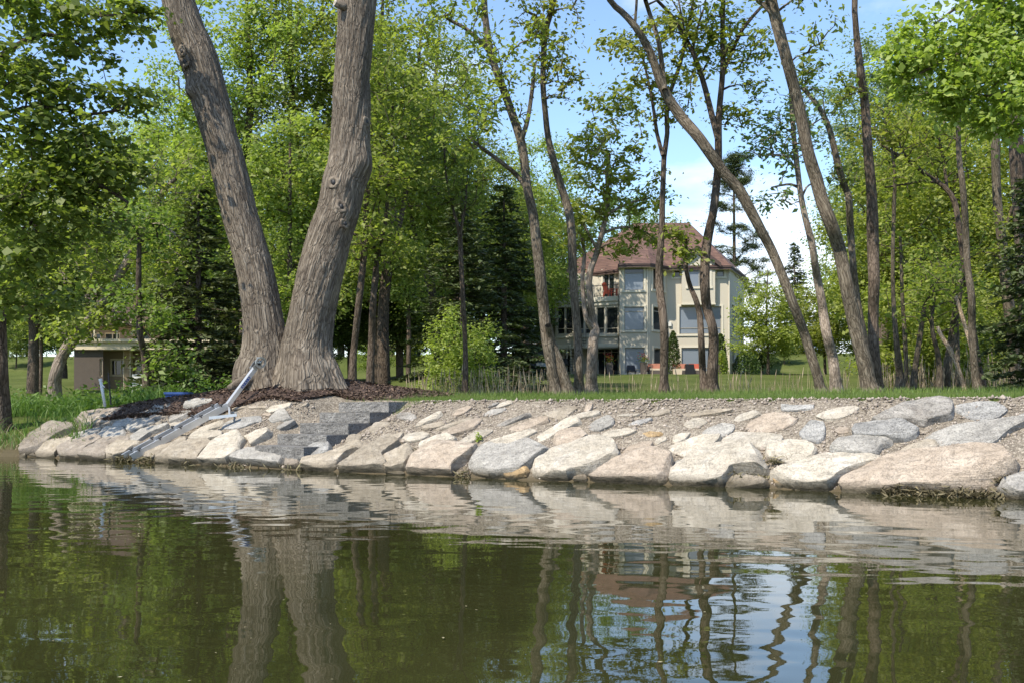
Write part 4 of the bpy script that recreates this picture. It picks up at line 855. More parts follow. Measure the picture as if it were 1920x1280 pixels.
# ---- the great twin-trunked tree
def twin_tree():
    base = Vector((TREE.x, TREE.y, H(TREE.x, TREE.y)))
    root = empty('great_tree', base, 'great old tree of two massive grey trunks forming a V', 'tree')
    Lp = '505,730,125 498,700,112 500,672,98 498,640,84 492,590,75 482,530,70 466,460,68 447,390,66 430,320,66 412,250,66 392,180,68 372,110,70 352,60,64 334,0,60 316,-60,56'
    Rp = '582,734,150 580,705,128 577,672,104 578,640,93 584,590,88 594,540,87 606,490,84 620,440,82 636,395,78 645,345,80 655,310,82 657,270,72 660,220,69 660,150,66 664,100,68 668,40,70 670,0,74 676,-50,78'
    for which, txt, Y, sd in (('left', Lp, 18.9, 1), ('right', Rp, 18.6, 2)):
        q = [tuple(float(c) for c in t.split(',')) for t in txt.split()]
        pts = [np.array(P(x, y, Y)) for x, y, w in q]; rad = [w/2/F*Y*.95 for x, y, w in q]
        pp, rr = resample(pts, rad, 0.035); n = len(pp); sides = 120
        V, Q, uv = tube_arrays(pp, rr, sides, 0.018, sd)
        # bark ridges: long wandering furrows that twist a little round the trunk
        W = V.reshape(n, sides+1, 3); ax = pp[:, None, :]; dirn = W-ax; dl = np.linalg.norm(dirn, axis=2); dirn /= dl[..., None]
        ang = uv[:, 0].reshape(n, sides+1)/max(rr.mean(), .01); Ln = uv[:, 1].reshape(n, sides+1)
        tw = ang*1.0+Ln*(0.16 if which == 'left' else -0.35)
        disp = np.zeros_like(ang)
        for i in range(n):
            for j in range(sides):
                a = tw[i, j]; l = Ln[i, j]; ca, sa = math.cos(a), math.sin(a)
                v1 = mnoise.noise((ca*5.2+sd*3, sa*5.2, l*1.1)); v2 = mnoise.noise((ca*11+sd, sa*11, l*2.0)); v3 = mnoise.noise((ca*1.3, sa*1.3, l*0.9+sd*7))
                disp[i, j] = 0.014*(1-2.2*abs(v1))+0.010*(1-2*abs(v2))+0.030*v3
        # root flare lobes
        fl = np.clip((1.6-Ln)/1.6, 0, 1)**2; disp += fl*0.10*np.maximum(0, np.cos(ang*5+sd))
        # burls and knots at their places on the trunk
        knots = [(-0.3, 300, .15), (0.5, 345, .10)] if which == 'right' else []
        disp[:, -1] = disp[:, 0]; W = W+dirn*disp[..., None]
        def burl(x, y, r, amp, d=Y):
            c = np.array(P(x, y, d)); dd = np.linalg.norm((W-c)*np.array([1, .8, 1]), axis=2); return dirn*(amp*np.exp(-(dd/r)**2))[..., None]
        if which == 'right':
            for b in ((694,300,.20,.09), (640,345,.16,.06), (690,228,.11,.05), (690,125,.10,.05), (650,400,.16,.05), (645,425,.10,.04), (694,265,.12,.05)): W = W+burl(b[0], b[1], b[2], b[3], Y-.3)
        else:
            for b in ((352,95,.13,.06), (354,165,.13,.10), (400,50,.14,.10), (372,160,.16,.05), (357,175,.08,.06)): W = W+burl(b[0], b[1], b[2], b[3], Y-.3)
        me = mesh_np('trunk', W.reshape(-1, 3)-np.array(base), Q, uv); me.materials.append(M['bigbark']); me.polygons.foreach_set('use_smooth', np.ones(len(me.polygons), dtype=bool))
        tr = bpy.data.objects.new('trunk', me); COL.objects.link(tr); tr.parent = root
        # knot holes: a swollen rim round a black ball standing in for the shade inside
        kn = [(633,343,.075), (647,388,.065), (652,420,.06), (690,230,.06)] if which == 'right' else [(352,97,.06), (357,117,.07), (372,165,.06)]
        for x, y, r in kn:
            k = int(np.argmin(np.abs(pp[:, 2]-P(x, y, Y).z))); c = P(x, y, Y); off = (c.x-pp[k, 0]); rk = rr[k]*1.04; yy = pp[k, 1]-math.sqrt(max(rk*rk-off*off, 1e-4))
            c = Vector((c.x, yy-0.022, P(x, y, yy).z)); nrm = Vector((c.x-pp[k, 0], c.y-pp[k, 1], 0)).normalized(); e1 = Vector((0, 0, 1)); e2 = nrm.cross(e1)
            V2 = []; F2 = []; S, T = 18, 8
            for i in range(S):
                a = 2*math.pi*i/S; dirv = e1*math.cos(a)*1.25+e2*math.sin(a); wob = 1+.22*math.sin(2*a+x)+.12*math.sin(5*a+2*x)
                for j in range(T):
                    b = 2*math.pi*j/T; V2.append(c+dirv*(r*wob+r*.55*math.cos(b))+nrm*(r*.30*math.sin(b)))
            for i in range(S):
                for j in range(T): F2.append((i*T+j, i*T+(j+1) % T, ((i+1) % S)*T+(j+1) % T, ((i+1) % S)*T+j))
            kr = link('knot', mesh_py('knot', V2, F2), M['bigbark'], tr, True)
            MB().ball(c-nrm*.012, r*.72, r*.72, r*.9).build('hollow', M['black'], tr, True)
        crown_c = pp[-1]
    # sawn limb stubs near the top of the right trunk, and the cut root by the post
    c = P(629, 5, 18.2); s_ = MB(); s_.tube(c+Vector((.25, .2, -.06)), c, .085, .075, 14); st = s_.build('limb_stub', M['bigbark'], root, True)
    MB().tube(c, c+Vector((-.012, -.008, .003)), .068, .064, 14).tube(c+Vector((-.013, -.009, .003)), c+Vector((-.018, -.012, .004)), .02, .02, 8).build('cut_face', M['wood'], st)
    a = P(428, 727, 18.2); MB().tube(P(515, 690, 18.7), a, .24, .05, 14).build('root', M['bigbark'], root, True)
    a = P(628, 716, 18.2); MB().tube(a+Vector((-.25, .35, -.2)), a+Vector((0, 0, .10)), .12, .045, 12).build('root', M['barkp'], root, True)
    # upper limbs and leaves, above the frame
    b = np.array(base); S = [([np.array(P(316,-60,18.9)), np.array(P(300,-140,18.6)), np.array(P(270,-260,18.2))], [.28, .22, .12]), ([np.array(P(676,-50,18.6)), np.array(P(690,-140,18.8)), np.array(P(720,-280,19.2))], [.38, .28, .14]), ([np.array(P(676,-50,18.6)), np.array(P(640,-150,18.0)), np.array(P(600,-260,17.4))], [.3, .2, .1])]
    T, Lm, LV = grow(S, [pc(330,-420,20,2.2,2.2,1.2,50), pc(720,-420,20.5,2.6,2.4,1.2,70)], 77, 14, .14, .4)
    for nm, arr, m in (('twigs', merge(T+[Lm]), M['bigbark']), ('crown', LV, M['lf_mid'])):
        me = mesh_np(nm, arr[0]-b, arr[1], arr[2] if len(arr) > 2 else None); me.materials.append(m); o = bpy.data.objects.new(nm, me); COL.objects.link(o); o.parent = root; tag(o, kind='stuff')
twin_tree()

# ---- background trees: a few kinds grown once, then copied with their parts
def kind_tree(stems, crowns, seed, **k): return grow(stems, crowns, seed, **k)
def A3(*p): return [np.array(q, float) for q in p]
KIND = {}
def reg(key, data):
    T, Lm, LV = data; ms = []
    for nm, arr, sm in [('trunk' if i == 0 else 'limb', t, True) for i, t in enumerate(T)]+[('twigs', Lm, True), ('crown', LV, False)]:
        if arr is None: continue
        me = mesh_np(nm, arr[0], arr[1], arr[2] if len(arr) > 2 else None); me.materials.append(None)
        if sm: me.polygons.foreach_set('use_smooth', np.ones(len(me.polygons), dtype=bool))
        ms.append((nm, me))
    KIND[key] = ms
big = dict(nleaf=140, size=.15, sigma=.44, tip=.014, along=.35, width=.62, flat=.7, maxr=.8)
reg('airy', grow([(A3((0,0,-.3),(0.1,0,4),(-.2,.2,8),(.3,0,12),(.2,.1,17)), [.30,.24,.2,.15,.05]), (A3((-.1,.1,6),(-.9,.3,9),(-1.6,.2,13),(-1.8,.3,16)), [.16,.12,.09,.04])], [((0,0,14),(3.6,3.6,5.0),120), ((-1.6,.4,10),(2.6,2.6,2.6),50), ((1.8,-.5,9),(2.4,2.4,2.2),44), ((.3,1,6),(2.4,2.4,1.3),26)], 301, **big))
reg('airy2', grow([(A3((0,0,-.3),(-.1,.1,3),(.3,0,7),(.1,.2,12),(-.3,0,18)), [.26,.22,.18,.13,.04]), (A3((.2,0,5),(1.1,.1,8),(1.5,.2,12),(2.0,0,15)), [.15,.11,.08,.04])], [((0.2,0,13.5),(3.2,3.2,5.5),110), ((1.8,.2,11),(2.2,2.2,3),46), ((-1.6,.5,8.5),(2.3,2.3,2.0),40), ((0,-.8,5),(2.2,2.2,1.4),26)], 311, **big))
reg('broad', grow([(A3((0,0,-.3),(.1,0,3),(0,.1,6),(.2,0,10),(0,0,14)), [.34,.28,.22,.15,.05]), (A3((0,0,4),(1.6,.4,7),(2.6,.3,10)), [.16,.11,.05]), (A3((0,0,4.5),(-1.7,-.3,7.5),(-2.8,.1,10.5)), [.16,.11,.05])], [((0,0,10),(4.9,4.9,5.6),200), ((-2.4,0,6.2),(2.6,2.8,2.2),50), ((2.4,.2,6),(2.6,2.8,2.2),50)], 321, **dict(big, nleaf=120, size=.185, sigma=.5)))
reg('dense', grow([(A3((0,0,-.3),(0,.1,3),(.1,0,7),(0,0,14)), [.36,.3,.22,.05])], [((0,0,9),(4.6,4.6,6.4),240), ((-1.8,0,4.6),(2.8,2.8,2.2),60), ((2.0,.4,4.8),(2.8,2.8,2.2),60)], 331, **dict(big, nleaf=120, size=.20, sigma=.55)))
reg('bushy', grow([(A3((0,0,-.2),(0,.05,1),(.1,0,3),(0,0,6)), [.10,.08,.06,.02])], [((0,0,3.6),(2.0,2.0,2.4),120), ((0,0,2.0),(2.3,2.3,1.0),70)], 341, **dict(big, nleaf=80, size=.135, sigma=.26, tip=.006)))
reg('slim', grow([(A3((0,0,-.2),(.1,0,3),(0,.1,6),(.1,0,11)), [.14,.11,.09,.03])], [((0,0,8),(2.1,2.1,3.8),110), ((.2,0,4.4),(1.9,1.9,1.2),30)], 351, **dict(big, nleaf=90, size=.14, sigma=.33, tip=.008)))
def conifer(h, rb, seed, z0=0.5, dens=1.0, needle=.26):
    rng = np.random.RandomState(seed); trunk = [tube_arrays(*resample(A3((0,0,-.3),(0,0,h*.5),(0,0,h)), [h*.014,h*.009,.01], .5), 8)]; limbs = []; C = []; AX = []
    z = z0
    while z < h*0.985:
        f = (1-z/h); nb = int(6+3*f)
        for k in range(nb):
            a = rng.rand()*6.28; L = rb*(f**0.85)*rng.uniform(.72, 1.12)+.12; zz = z+rng.uniform(-.12, .12)
            t = np.linspace(0, 1, 7)[:, None]; d = np.array([math.cos(a), math.sin(a), 0]); dr = rng.uniform(.12, .34)*(0.4+f)
            path = np.array([0, 0, zz])+d*L*t+np.array([0, 0, 1])*(L*(.12*t-dr*1.3*t*t+.10*t**4)); limbs.append(tube_arrays(path, np.linspace(.008+.012*L, .004, 7), 4))
            n2 = max(4, int(L*8*dens)); sd = np.array([-d[1], d[0], 0])
            for m in range(n2):
                u = rng.uniform(.12, 1.0); i = u*6; lo = min(int(i), 5); p = path[lo]*(1-(i-lo))+path[lo+1]*(i-lo); sgn = rng.choice([-1, 1]); tl = (.22+.42*L*(1-u)*.5)*rng.uniform(.7, 1.2)
                dv = d*.75+sd*sgn*.8+np.array([0, 0, rng.uniform(-.38, .05)]); dv /= np.linalg.norm(dv); ks = max(2, int(tl/.11)); s = np.linspace(.1, 1, ks)[:, None]*tl
                q = p+dv*s; q[:, 2] -= .16*(s[:, 0]/max(tl, .01))**2*tl; q = np.repeat(q, 2, 0); q = q+rng.normal(0, .03, (len(q), 3)); C.append(q); AX.append(np.repeat(dv[None], len(q), 0))
        z += (.22+.22*f)*(h/10)**.5
    C = np.vstack(C); AX = np.vstack(AX); LV = leaves(C, needle*rng.uniform(.7, 1.25, len(C)), rng, .42, .9, AX, .75, .1); return trunk, merge(limbs), LV
reg('spruce', conifer(13, 3.3, 401)); reg('spruce2', conifer(10, 2.6, 402, .35))
def pine():
    rng = np.random.RandomState(5); cr = []
    for k in range(54):
        z = rng.uniform(5.5, 19.4); a = rng.rand()*6.28; r = rng.uniform(.5, 3.6)*(1-(z-8)/16); cr.append(((r*math.cos(a), r*math.sin(a), z), (1.1, 1.1, .35), 9))
    return grow([(A3((0,0,-.3),(.1,0,6),(0,.1,12),(0,0,19.5)), [.26,.2,.14,.04])], cr, 6, nleaf=90, size=.22, sigma=.36, tip=.016, width=.2, flat=.45, up=.0, maxr=.6)
reg('pine', pine())
def plant(key, name, label, x, Y, scale, leaf, group, bark='barkd', rot=None, sz=None, cat='tree'):
    X = (x-CX)/F*Y; rng = random.Random(int(x*7+Y*13)); r = empty(name, (X, Y, H(X, Y)), label, cat, group)
    r.rotation_euler = (0, 0, rot if rot is not None else rng.uniform(0, 6.28)); r.scale = (scale, scale, scale*(sz or 1))
    for nm, me in KIND[key]:
        o = bpy.data.objects.new(nm, me); COL.objects.link(o); o.parent = r; s = o.material_slots[0]; s.link = 'OBJECT'; s.material = M[leaf] if nm == 'crown' else M[bark]
        if nm in ('crown', 'twigs'): o['kind'] = 'stuff'
    return r
BG = 'woodland trees behind the lawn'
for a in [
 # left, light middle distance
 ('airy','woodland_tree','light green tree behind the leaning mossy trunk',225,68,1.0,'lf_light'), ('broad','woodland_tree','leafy tree at the far left behind the maple boughs',60,44,.78,'lf_mid'),
 ('airy2','woodland_tree','light green tree above the dark spruce left of the twin trunks',345,44,.80,'lf_light'), ('airy','woodland_tree','tall light green tree between the twin trunks, left one',455,40,1.0,'lf_light'),
 ('airy2','woodland_tree','tall light green tree between the twin trunks, right one',552,42,1.08,'lf_light'), ('slim','woodland_tree','slim leafy tree low between the twin trunks',540,34,.95,'lf_light'),
 ('airy','woodland_tree','tall tree close right of the great right trunk',722,40,.98,'lf_light'), ('airy2','woodland_tree','tall airy tree showing sky left of the low-forking trunk',815,46,.95,'lf_light'),
 ('slim','woodland_tree','slim leafy tree just left of the centre spruce',765,58,1.1,'lf_mid'), ('broad','woodland_tree','rounded green tree left of the house roof',985,76,1.15,'lf_light'),
 ('broad','woodland_tree','leafy tree filling the gap behind the young tree',905,66,.95,'lf_light'),
 ('dense','woodland_tree','dark dense tree beside the driveway left of the house',970,84,.98,'lf_dark'), ('dense','woodland_tree','dark tree low behind the centre spruce',750,62,.72,'lf_dark'), ('dense','woodland_tree','dark tree right of the great twin trunk, far off',660,66,.85,'lf_dark'),
 ('broad','woodland_tree','far tree seen low between the twin trunks',560,70,.95,'lf_mid'), ('dense','woodland_tree','far dark tree behind the left spruce',400,72,.95,'lf_dark'), ('broad','woodland_tree','far tree above the low house at the left',270,76,.92,'lf_mid'), ('dense','woodland_tree','far dark tree left of the low house',120,78,.82,'lf_dark'), ('broad','woodland_tree','far tree at the left edge beyond the lawn',-20,76,.95,'lf_mid'), ('slim','woodland_tree','slim tree with pale leaves over the left lawn',75,52,.8,'lf_light'),
 ('slim','woodland_tree','thin tree behind the straight thin trunk at left',300,62,1.0,'lf_mid'),
 # behind the house
 ('pine','pine_tree','pine with layered boughs behind the right end of the roof',1375,104,1.08,'pine'), ('broad','woodland_tree','tree crown showing just above the house roof',1180,108,1.15,'lf_mid'),
 # right of the house
 ('bushy','woodland_tree','round bright green maple against the right wall of the house',1440,70,1.22,'lf_bright'), ('bushy','woodland_tree','round green maple behind the rough scarred trunk',1548,74,1.28,'lf_bright'), ('bushy','woodland_tree','round tree between the scarred trunk and the thicket',1615,78,1.5,'lf_mid'),
 ('spruce2','spruce_tree','distant spruce with a pointed tip right of the house',1490,100,1.12,'spruce'),
 # right wood
 ('airy','woodland_tree','tall blue-green tree behind the straight dark trunk',1655,62,1.18,'lf_blue'), ('airy2','woodland_tree','tall pale tree behind the bright maple boughs',1740,66,1.25,'lf_blue'), ('broad','woodland_tree','yellow-green tree filling the thicket behind the curved stem',1700,46,.80,'lf_yel'), ('broad','woodland_tree','yellow-green tree behind the crooked trunk at right',1800,44,.86,'lf_yel'), ('broad','woodland_tree','tree behind the right-edge spruce',1905,48,.95,'lf_yel'), ('dense','woodland_tree','dark tree deep in the thicket at right',1850,60,.8,'lf_mid'), ('dense','woodland_tree','dark tree low behind the pale double stem',1700,64,.66,'lf_mid'), ('airy','woodland_tree','tall tree beyond the right edge of the wood',2020,46,.95,'lf_light'),
 ('broad','woodland_tree','green tree filling the gap right of the great right trunk',705,60,1.05,'lf_mid'), ('broad','woodland_tree','green tree crown above the centre spruce',850,62,1.0,'lf_mid'), ('broad','woodland_tree','green tree between the centre spruces and the house',1010,92,1.1,'lf_mid'), ('broad','woodland_tree','green tree high behind the left spruces',410,58,.98,'lf_mid'), ('broad','woodland_tree','green tree behind the straight dark trunk and thicket',1640,70,.95,'lf_light'),
 ('dense','woodland_tree','far wood tree behind the lawn at the left edge',10,112,1.1,'lf_mid'), ('dense','woodland_tree','far wood tree behind the leaning mossy trunk',150,108,1.05,'lf_dark'), ('dense','woodland_tree','far wood tree seen through the left spruce',330,110,1.1,'lf_mid'), ('dense','woodland_tree','far wood tree low between the twin trunks',500,106,1.05,'lf_dark'), ('dense','woodland_tree','far wood tree right of the twin trunks',640,108,1.1,'lf_mid'), ('dense','woodland_tree','far wood tree behind the slim trunks',735,104,1.0,'lf_dark'), ('dense','woodland_tree','far wood tree left of the centre spruce',815,112,1.0,'lf_mid'), ('dense','woodland_tree','far wood tree deep in the right thicket',1690,108,1.1,'lf_mid'), ('dense','woodland_tree','far wood tree behind the crooked trunk at right',1800,104,1.1,'lf_dark'), ('dense','woodland_tree','far wood tree at the right edge',1915,108,1.1,'lf_mid')]:
    plant(*a, BG)
for x, Y, sc, lf, lab in ((30,92,.8,'lf_mid','low bush on the far lawn at the left edge'), (190,90,.8,'lf_dark','low dark bush beside the low house'), (425,66,.7,'lf_dark','low dark bush left behind the great trunk'), (600,74,.75,'lf_mid','low bush on the lawn right of the great trunk'), (700,82,.8,'lf_light','low light bush between the slim trunks'), (770,80,.7,'lf_yel','yellow-green low bush on the lawn left of the bright maple'), (1430,86,.62,'lf_dark','dark bush on the slope right of the house'), (1470,92,.6,'lf_mid','bush on the slope behind the leaning trunk'), (1660,70,.85,'lf_mid','low bush in the thicket beside the thick trunk'), (1745,52,.62,'lf_mid','low bush in the thicket behind the cattails'), (1860,50,.62,'lf_mid','low bush in the thicket left of the right spruce')):
    plant('bushy', 'low_bush', lab, x, Y, sc, lf, 'low bushes on the lawn', cat='bush')
for x, lab in ((-20, 'far hedge bush at the very left edge of the lawn'), (50, 'far hedge bush left of the leaning mossy trunk'), (120, 'far hedge bush behind the foot of the leaning mossy trunk'), (290, 'far hedge bush right of the low house'), (420, 'far hedge bush behind the left spruces'), (520, 'far hedge bush low between the twin trunks'), (640, 'far hedge bush just right of the twin trunks'), (710, 'far hedge bush behind the two slim trunks'), (780, 'far hedge bush left of the bright young maple'), (850, 'far hedge bush behind the bright young maple'), (1720, 'far hedge bush deep behind the pale double stem'), (1860, 'far hedge bush deep behind the right-edge spruce')):
    plant('bushy', 'hedge_bush', lab, x, 122+(x % 7), 1.75, 'lf_mid' if x % 3 else 'lf_dark', 'far hedge bushes', cat='bush')
plant('bushy', 'yellow_green_bush', 'yellow-green bush before the thicket, left of the fallen poles', 1725, 33, .98, 'lf_yel', 'bushes in the thicket')
plant('bushy', 'yellow_green_bush', 'yellow-green bush before the thicket, above the fallen poles', 1795, 35, .95, 'lf_yel', 'bushes in the thicket')
plant('bushy', 'bright_maple', 'bright young bushy maple standing before the centre spruce', 864, 33, .62, 'lf_bright', None, sz=1.05)
plant('spruce', 'spruce_tree', 'large dark spruce in the centre behind the bright maple', 866, 37, .92, 'spruce', 'spruces', sz=.74)
plant('spruce', 'spruce_tree', 'dark spruce right of the centre one, nearer the house', 945, 44, 1.0, 'spruce', 'spruces', sz=.74)
plant('spruce2', 'spruce_tree', 'dark spruce left of the great twin trunks', 372, 31, 1.02, 'spruce', 'spruces', sz=.76)
plant('spruce2', 'spruce_tree', 'smaller dark spruce close against the left great trunk', 440, 36, .85, 'spruce', 'spruces', sz=.8)
plant('spruce2', 'spruce_tree', 'dark spruce at the right edge of the picture', 1962, 24, .72, 'spruce', 'spruces')
# ---------------------------------------------------------------- the house
M['stucco'] = simple('stucco', (0.51,0.47,0.385), 0.9, 0, 0.05, 18, 0.3)
M['trim'] = simple('cream_trim', (0.60,0.56,0.46), 0.7, 0, 0.04)
M['frame'] = simple('window_frame', (0.30,0.28,0.23), 0.6)
M['frame_w'] = simple('white_frame', (0.66,0.65,0.60), 0.5)
M['fascia'] = simple('brown_fascia', (0.075,0.045,0.038), 0.6)
M['iron'] = simple('black_iron', (0.02,0.02,0.022), 0.5, 0.5)
M['red'] = simple('red_fabric', (0.42,0.085,0.05), 0.7)
M['terra'] = simple('rust_fabric', (0.36,0.15,0.10), 0.8)
M['paver'] = simple('patio_pavers', (0.30,0.28,0.25), 0.9, 0, 0.2, 4)
M['planter'] = simple('planter', (0.085,0.07,0.06), 0.6)
M['cushion'] = simple('cream_cushion', (0.55,0.47,0.36), 0.8)
M['chrome'] = simple('grill_steel', (0.38,0.39,0.38), 0.35, 0.7)
def glass_mat(name, col, rough=0.04):
    m, nt, out = mat(name); b = nd(nt, 'ShaderNodeBsdfPrincipled', {'Base Color': (*col, 1), 'Roughness': rough, 'IOR': 1.5, 'Specular IOR Level': 0.6}); nt.links.new(b.outputs[0], out.inputs[0]); return m
M['shade'] = glass_mat('shaded_window', (0.17,0.20,0.245), 0.12); M['glass'] = glass_mat('dark_glass', (0.018,0.022,0.024)); M['mirror'] = glass_mat('bright_glass', (0.35,0.38,0.40), 0.05)  # brightest pane: pale base colour stands in for a white reflection
def roof_mat():
    m, nt, out = mat('red_shingles'); tc = nd(nt, 'ShaderNodeTexCoord'); sp = nd(nt, 'ShaderNodeSeparateXYZ', {0: tc.outputs['Object']})
    cv = nd(nt, 'ShaderNodeCombineXYZ', {'X': nd(nt, 'ShaderNodeMath', {0: sp.outputs['X'], 1: sp.outputs['Y']}, operation='ADD').outputs[0], 'Y': sp.outputs['Z']})
    br = nd(nt, 'ShaderNodeTexBrick', {'Vector': cv.outputs[0], 'Color1': (0.105,0.058,0.042,1), 'Color2': (0.165,0.095,0.07,1), 'Mortar': (0.06,0.03,0.025,1), 'Scale': 1.0, 'Mortar Size': 0.018, 'Brick Width': 0.42, 'Row Height': 0.17})
    nz = nd(nt, 'ShaderNodeTexNoise', {'Vector': tc.outputs['Object'], 'Scale': 1.5, 'Detail': 6.0})
    c = mixc(nt, 1.0, br.outputs['Color'], ramp(nt, nz.outputs['Fac'], [(0.3, 0.8), (0.7, 1.2)]), 'MULTIPLY')
    b = nd(nt, 'ShaderNodeBsdfPrincipled', {'Base Color': c, 'Roughness': 0.9}); bp = nd(nt, 'ShaderNodeBump', {'Height': br.outputs['Fac'], 'Strength': -0.5, 'Distance': 0.03}); nt.links.new(bp.outputs[0], b.inputs['Normal'])
    nt.links.new(b.outputs[0], out.inputs[0]); return m
M['roof'] = roof_mat()
class Frontage:
    """a wall seen in a zoomed crop of the photograph: crop pixel -> plan point on the wall from A to B"""
    def __init__(s, conv, a, Ya, b, Yb):
        s.cv = conv; s.A = s.pt(a, Ya); s.B = s.pt(b, Yb); s.d = (s.B-s.A); s.L = s.d.length; s.d.normalize(); s.n = Vector((s.d.y, -s.d.x)); s.a, s.b = a, b
    def pt(s, px, Y): return Vector(((s.cv(px, 0)[0]-CX)/F*Y, Y))
    def u(s, px):
        k = (s.cv(px, 0)[0]-CX)/F; return (k*s.A.y-s.A.x)/(s.d.x-k*s.d.y)
    def z(s, px, py):
        Y = s.A.y+s.d.y*s.u(px); return CH+(YH-s.cv(px, py)[1])/F*Y
    def at(s, u, z, out=0.0): p = s.A+s.d*u+s.n*out; return Vector((p.x, p.y, z))
    def rect(s, x0, x1, y0, y1): xm = (x0+x1)/2; return (s.u(x0), s.u(x1), s.z(xm, y1), s.z(xm, y0))
    def slab(s, mb, u0, u1, z0, z1, o0, o1): return mb.hexa([s.at(u0,z0,o1), s.at(u1,z0,o1), s.at(u1,z0,o0), s.at(u0,z0,o0)], [s.at(u0,z1,o1), s.at(u1,z1,o1), s.at(u1,z1,o0), s.at(u0,z1,o0)])
    def wall(s, name, z0, z1, holes, m, root, reveal=0.16, u0=0, u1=None):
        u1 = s.L if u1 is None else u1
        us = sorted({u0, u1, *[min(max(h[i], u0), u1) for h in holes for i in (0, 1)]}); zs = sorted({z0, z1, *[min(max(h[i], z0), z1) for h in holes for i in (2, 3)]}); mb = MB()
        for i in range(len(us)-1):
            for j in range(len(zs)-1):
                cu = (us[i]+us[i+1])/2; cz = (zs[j]+zs[j+1])/2
                if any(h[0] < cu < h[1] and h[2] < cz < h[3] for h in holes): continue
                mb.add([s.at(us[i],zs[j]), s.at(us[i+1],zs[j]), s.at(us[i+1],zs[j+1]), s.at(us[i],zs[j+1])], [(0,1,2,3)])
        for a, b, c, d in holes:
            o = -reveal
            for q in ([(a,c,0),(b,c,0),(b,c,o),(a,c,o)], [(a,d,o),(b,d,o),(b,d,0),(a,d,0)], [(a,c,o),(a,d,o),(a,d,0),(a,c,0)], [(b,c,0),(b,d,0),(b,d,o),(b,c,o)]):
                mb.add([s.at(*t) for t in q], [(0,1,2,3)])
        return mb.build(name, m, root)
    def window(s, h, root, pane, cols=1, rows=(), trim=True, frame='frame', name='window', fw=0.06):
        a, b, c, d = h; mb = MB(); o0, o1 = -0.15, -0.07
        s.slab(mb, a, b, c, c+fw, o0, o1); s.slab(mb, a, b, d-fw, d, o0, o1); s.slab(mb, a, a+fw, c+fw, d-fw, o0, o1); s.slab(mb, b-fw, b, c+fw, d-fw, o0, o1)
        for k in range(1, cols): uu = a+(b-a)*k/cols; s.slab(mb, uu-.03, uu+.03, c+fw, d-fw, o0, o1-.004)
        for r in rows: zz = c+(d-c)*r; s.slab(mb, a+fw, b-fw, zz-.03, zz+.03, o0, o1-.008)
        w = mb.build(name, M[frame], root)
        zz = [c+fw]+[c+(d-c)*r for r in rows]+[d-fw]
        for k in range(cols):
            for r in range(len(zz)-1):
                mb = MB(); s.slab(mb, a+(b-a)*k/cols+.03, a+(b-a)*(k+1)/cols-.03, zz[r]+.01, zz[r+1]-.01, -0.135, -0.12); mb.build('pane', M[pane] if isinstance(pane, str) else M[pane[r]], w)
        if trim:
            t = MB(); s.slab(t, a-.16, b+.16, d+.002, d+.16, -.02, .05); s.slab(t, a-.16, a-.002, c, d, -.02, .05); s.slab(t, b+.002, b+.16, c, d, -.02, .05); t.build('trim', M['trim'], w)
            t = MB(); s.slab(t, a-.22, b+.22, c-.16, c-.002, -.02, .09); t.build('sill', M['trim'], w)
        return w
def zc(px, py): return 980+.2968*px, 380+.2968*py
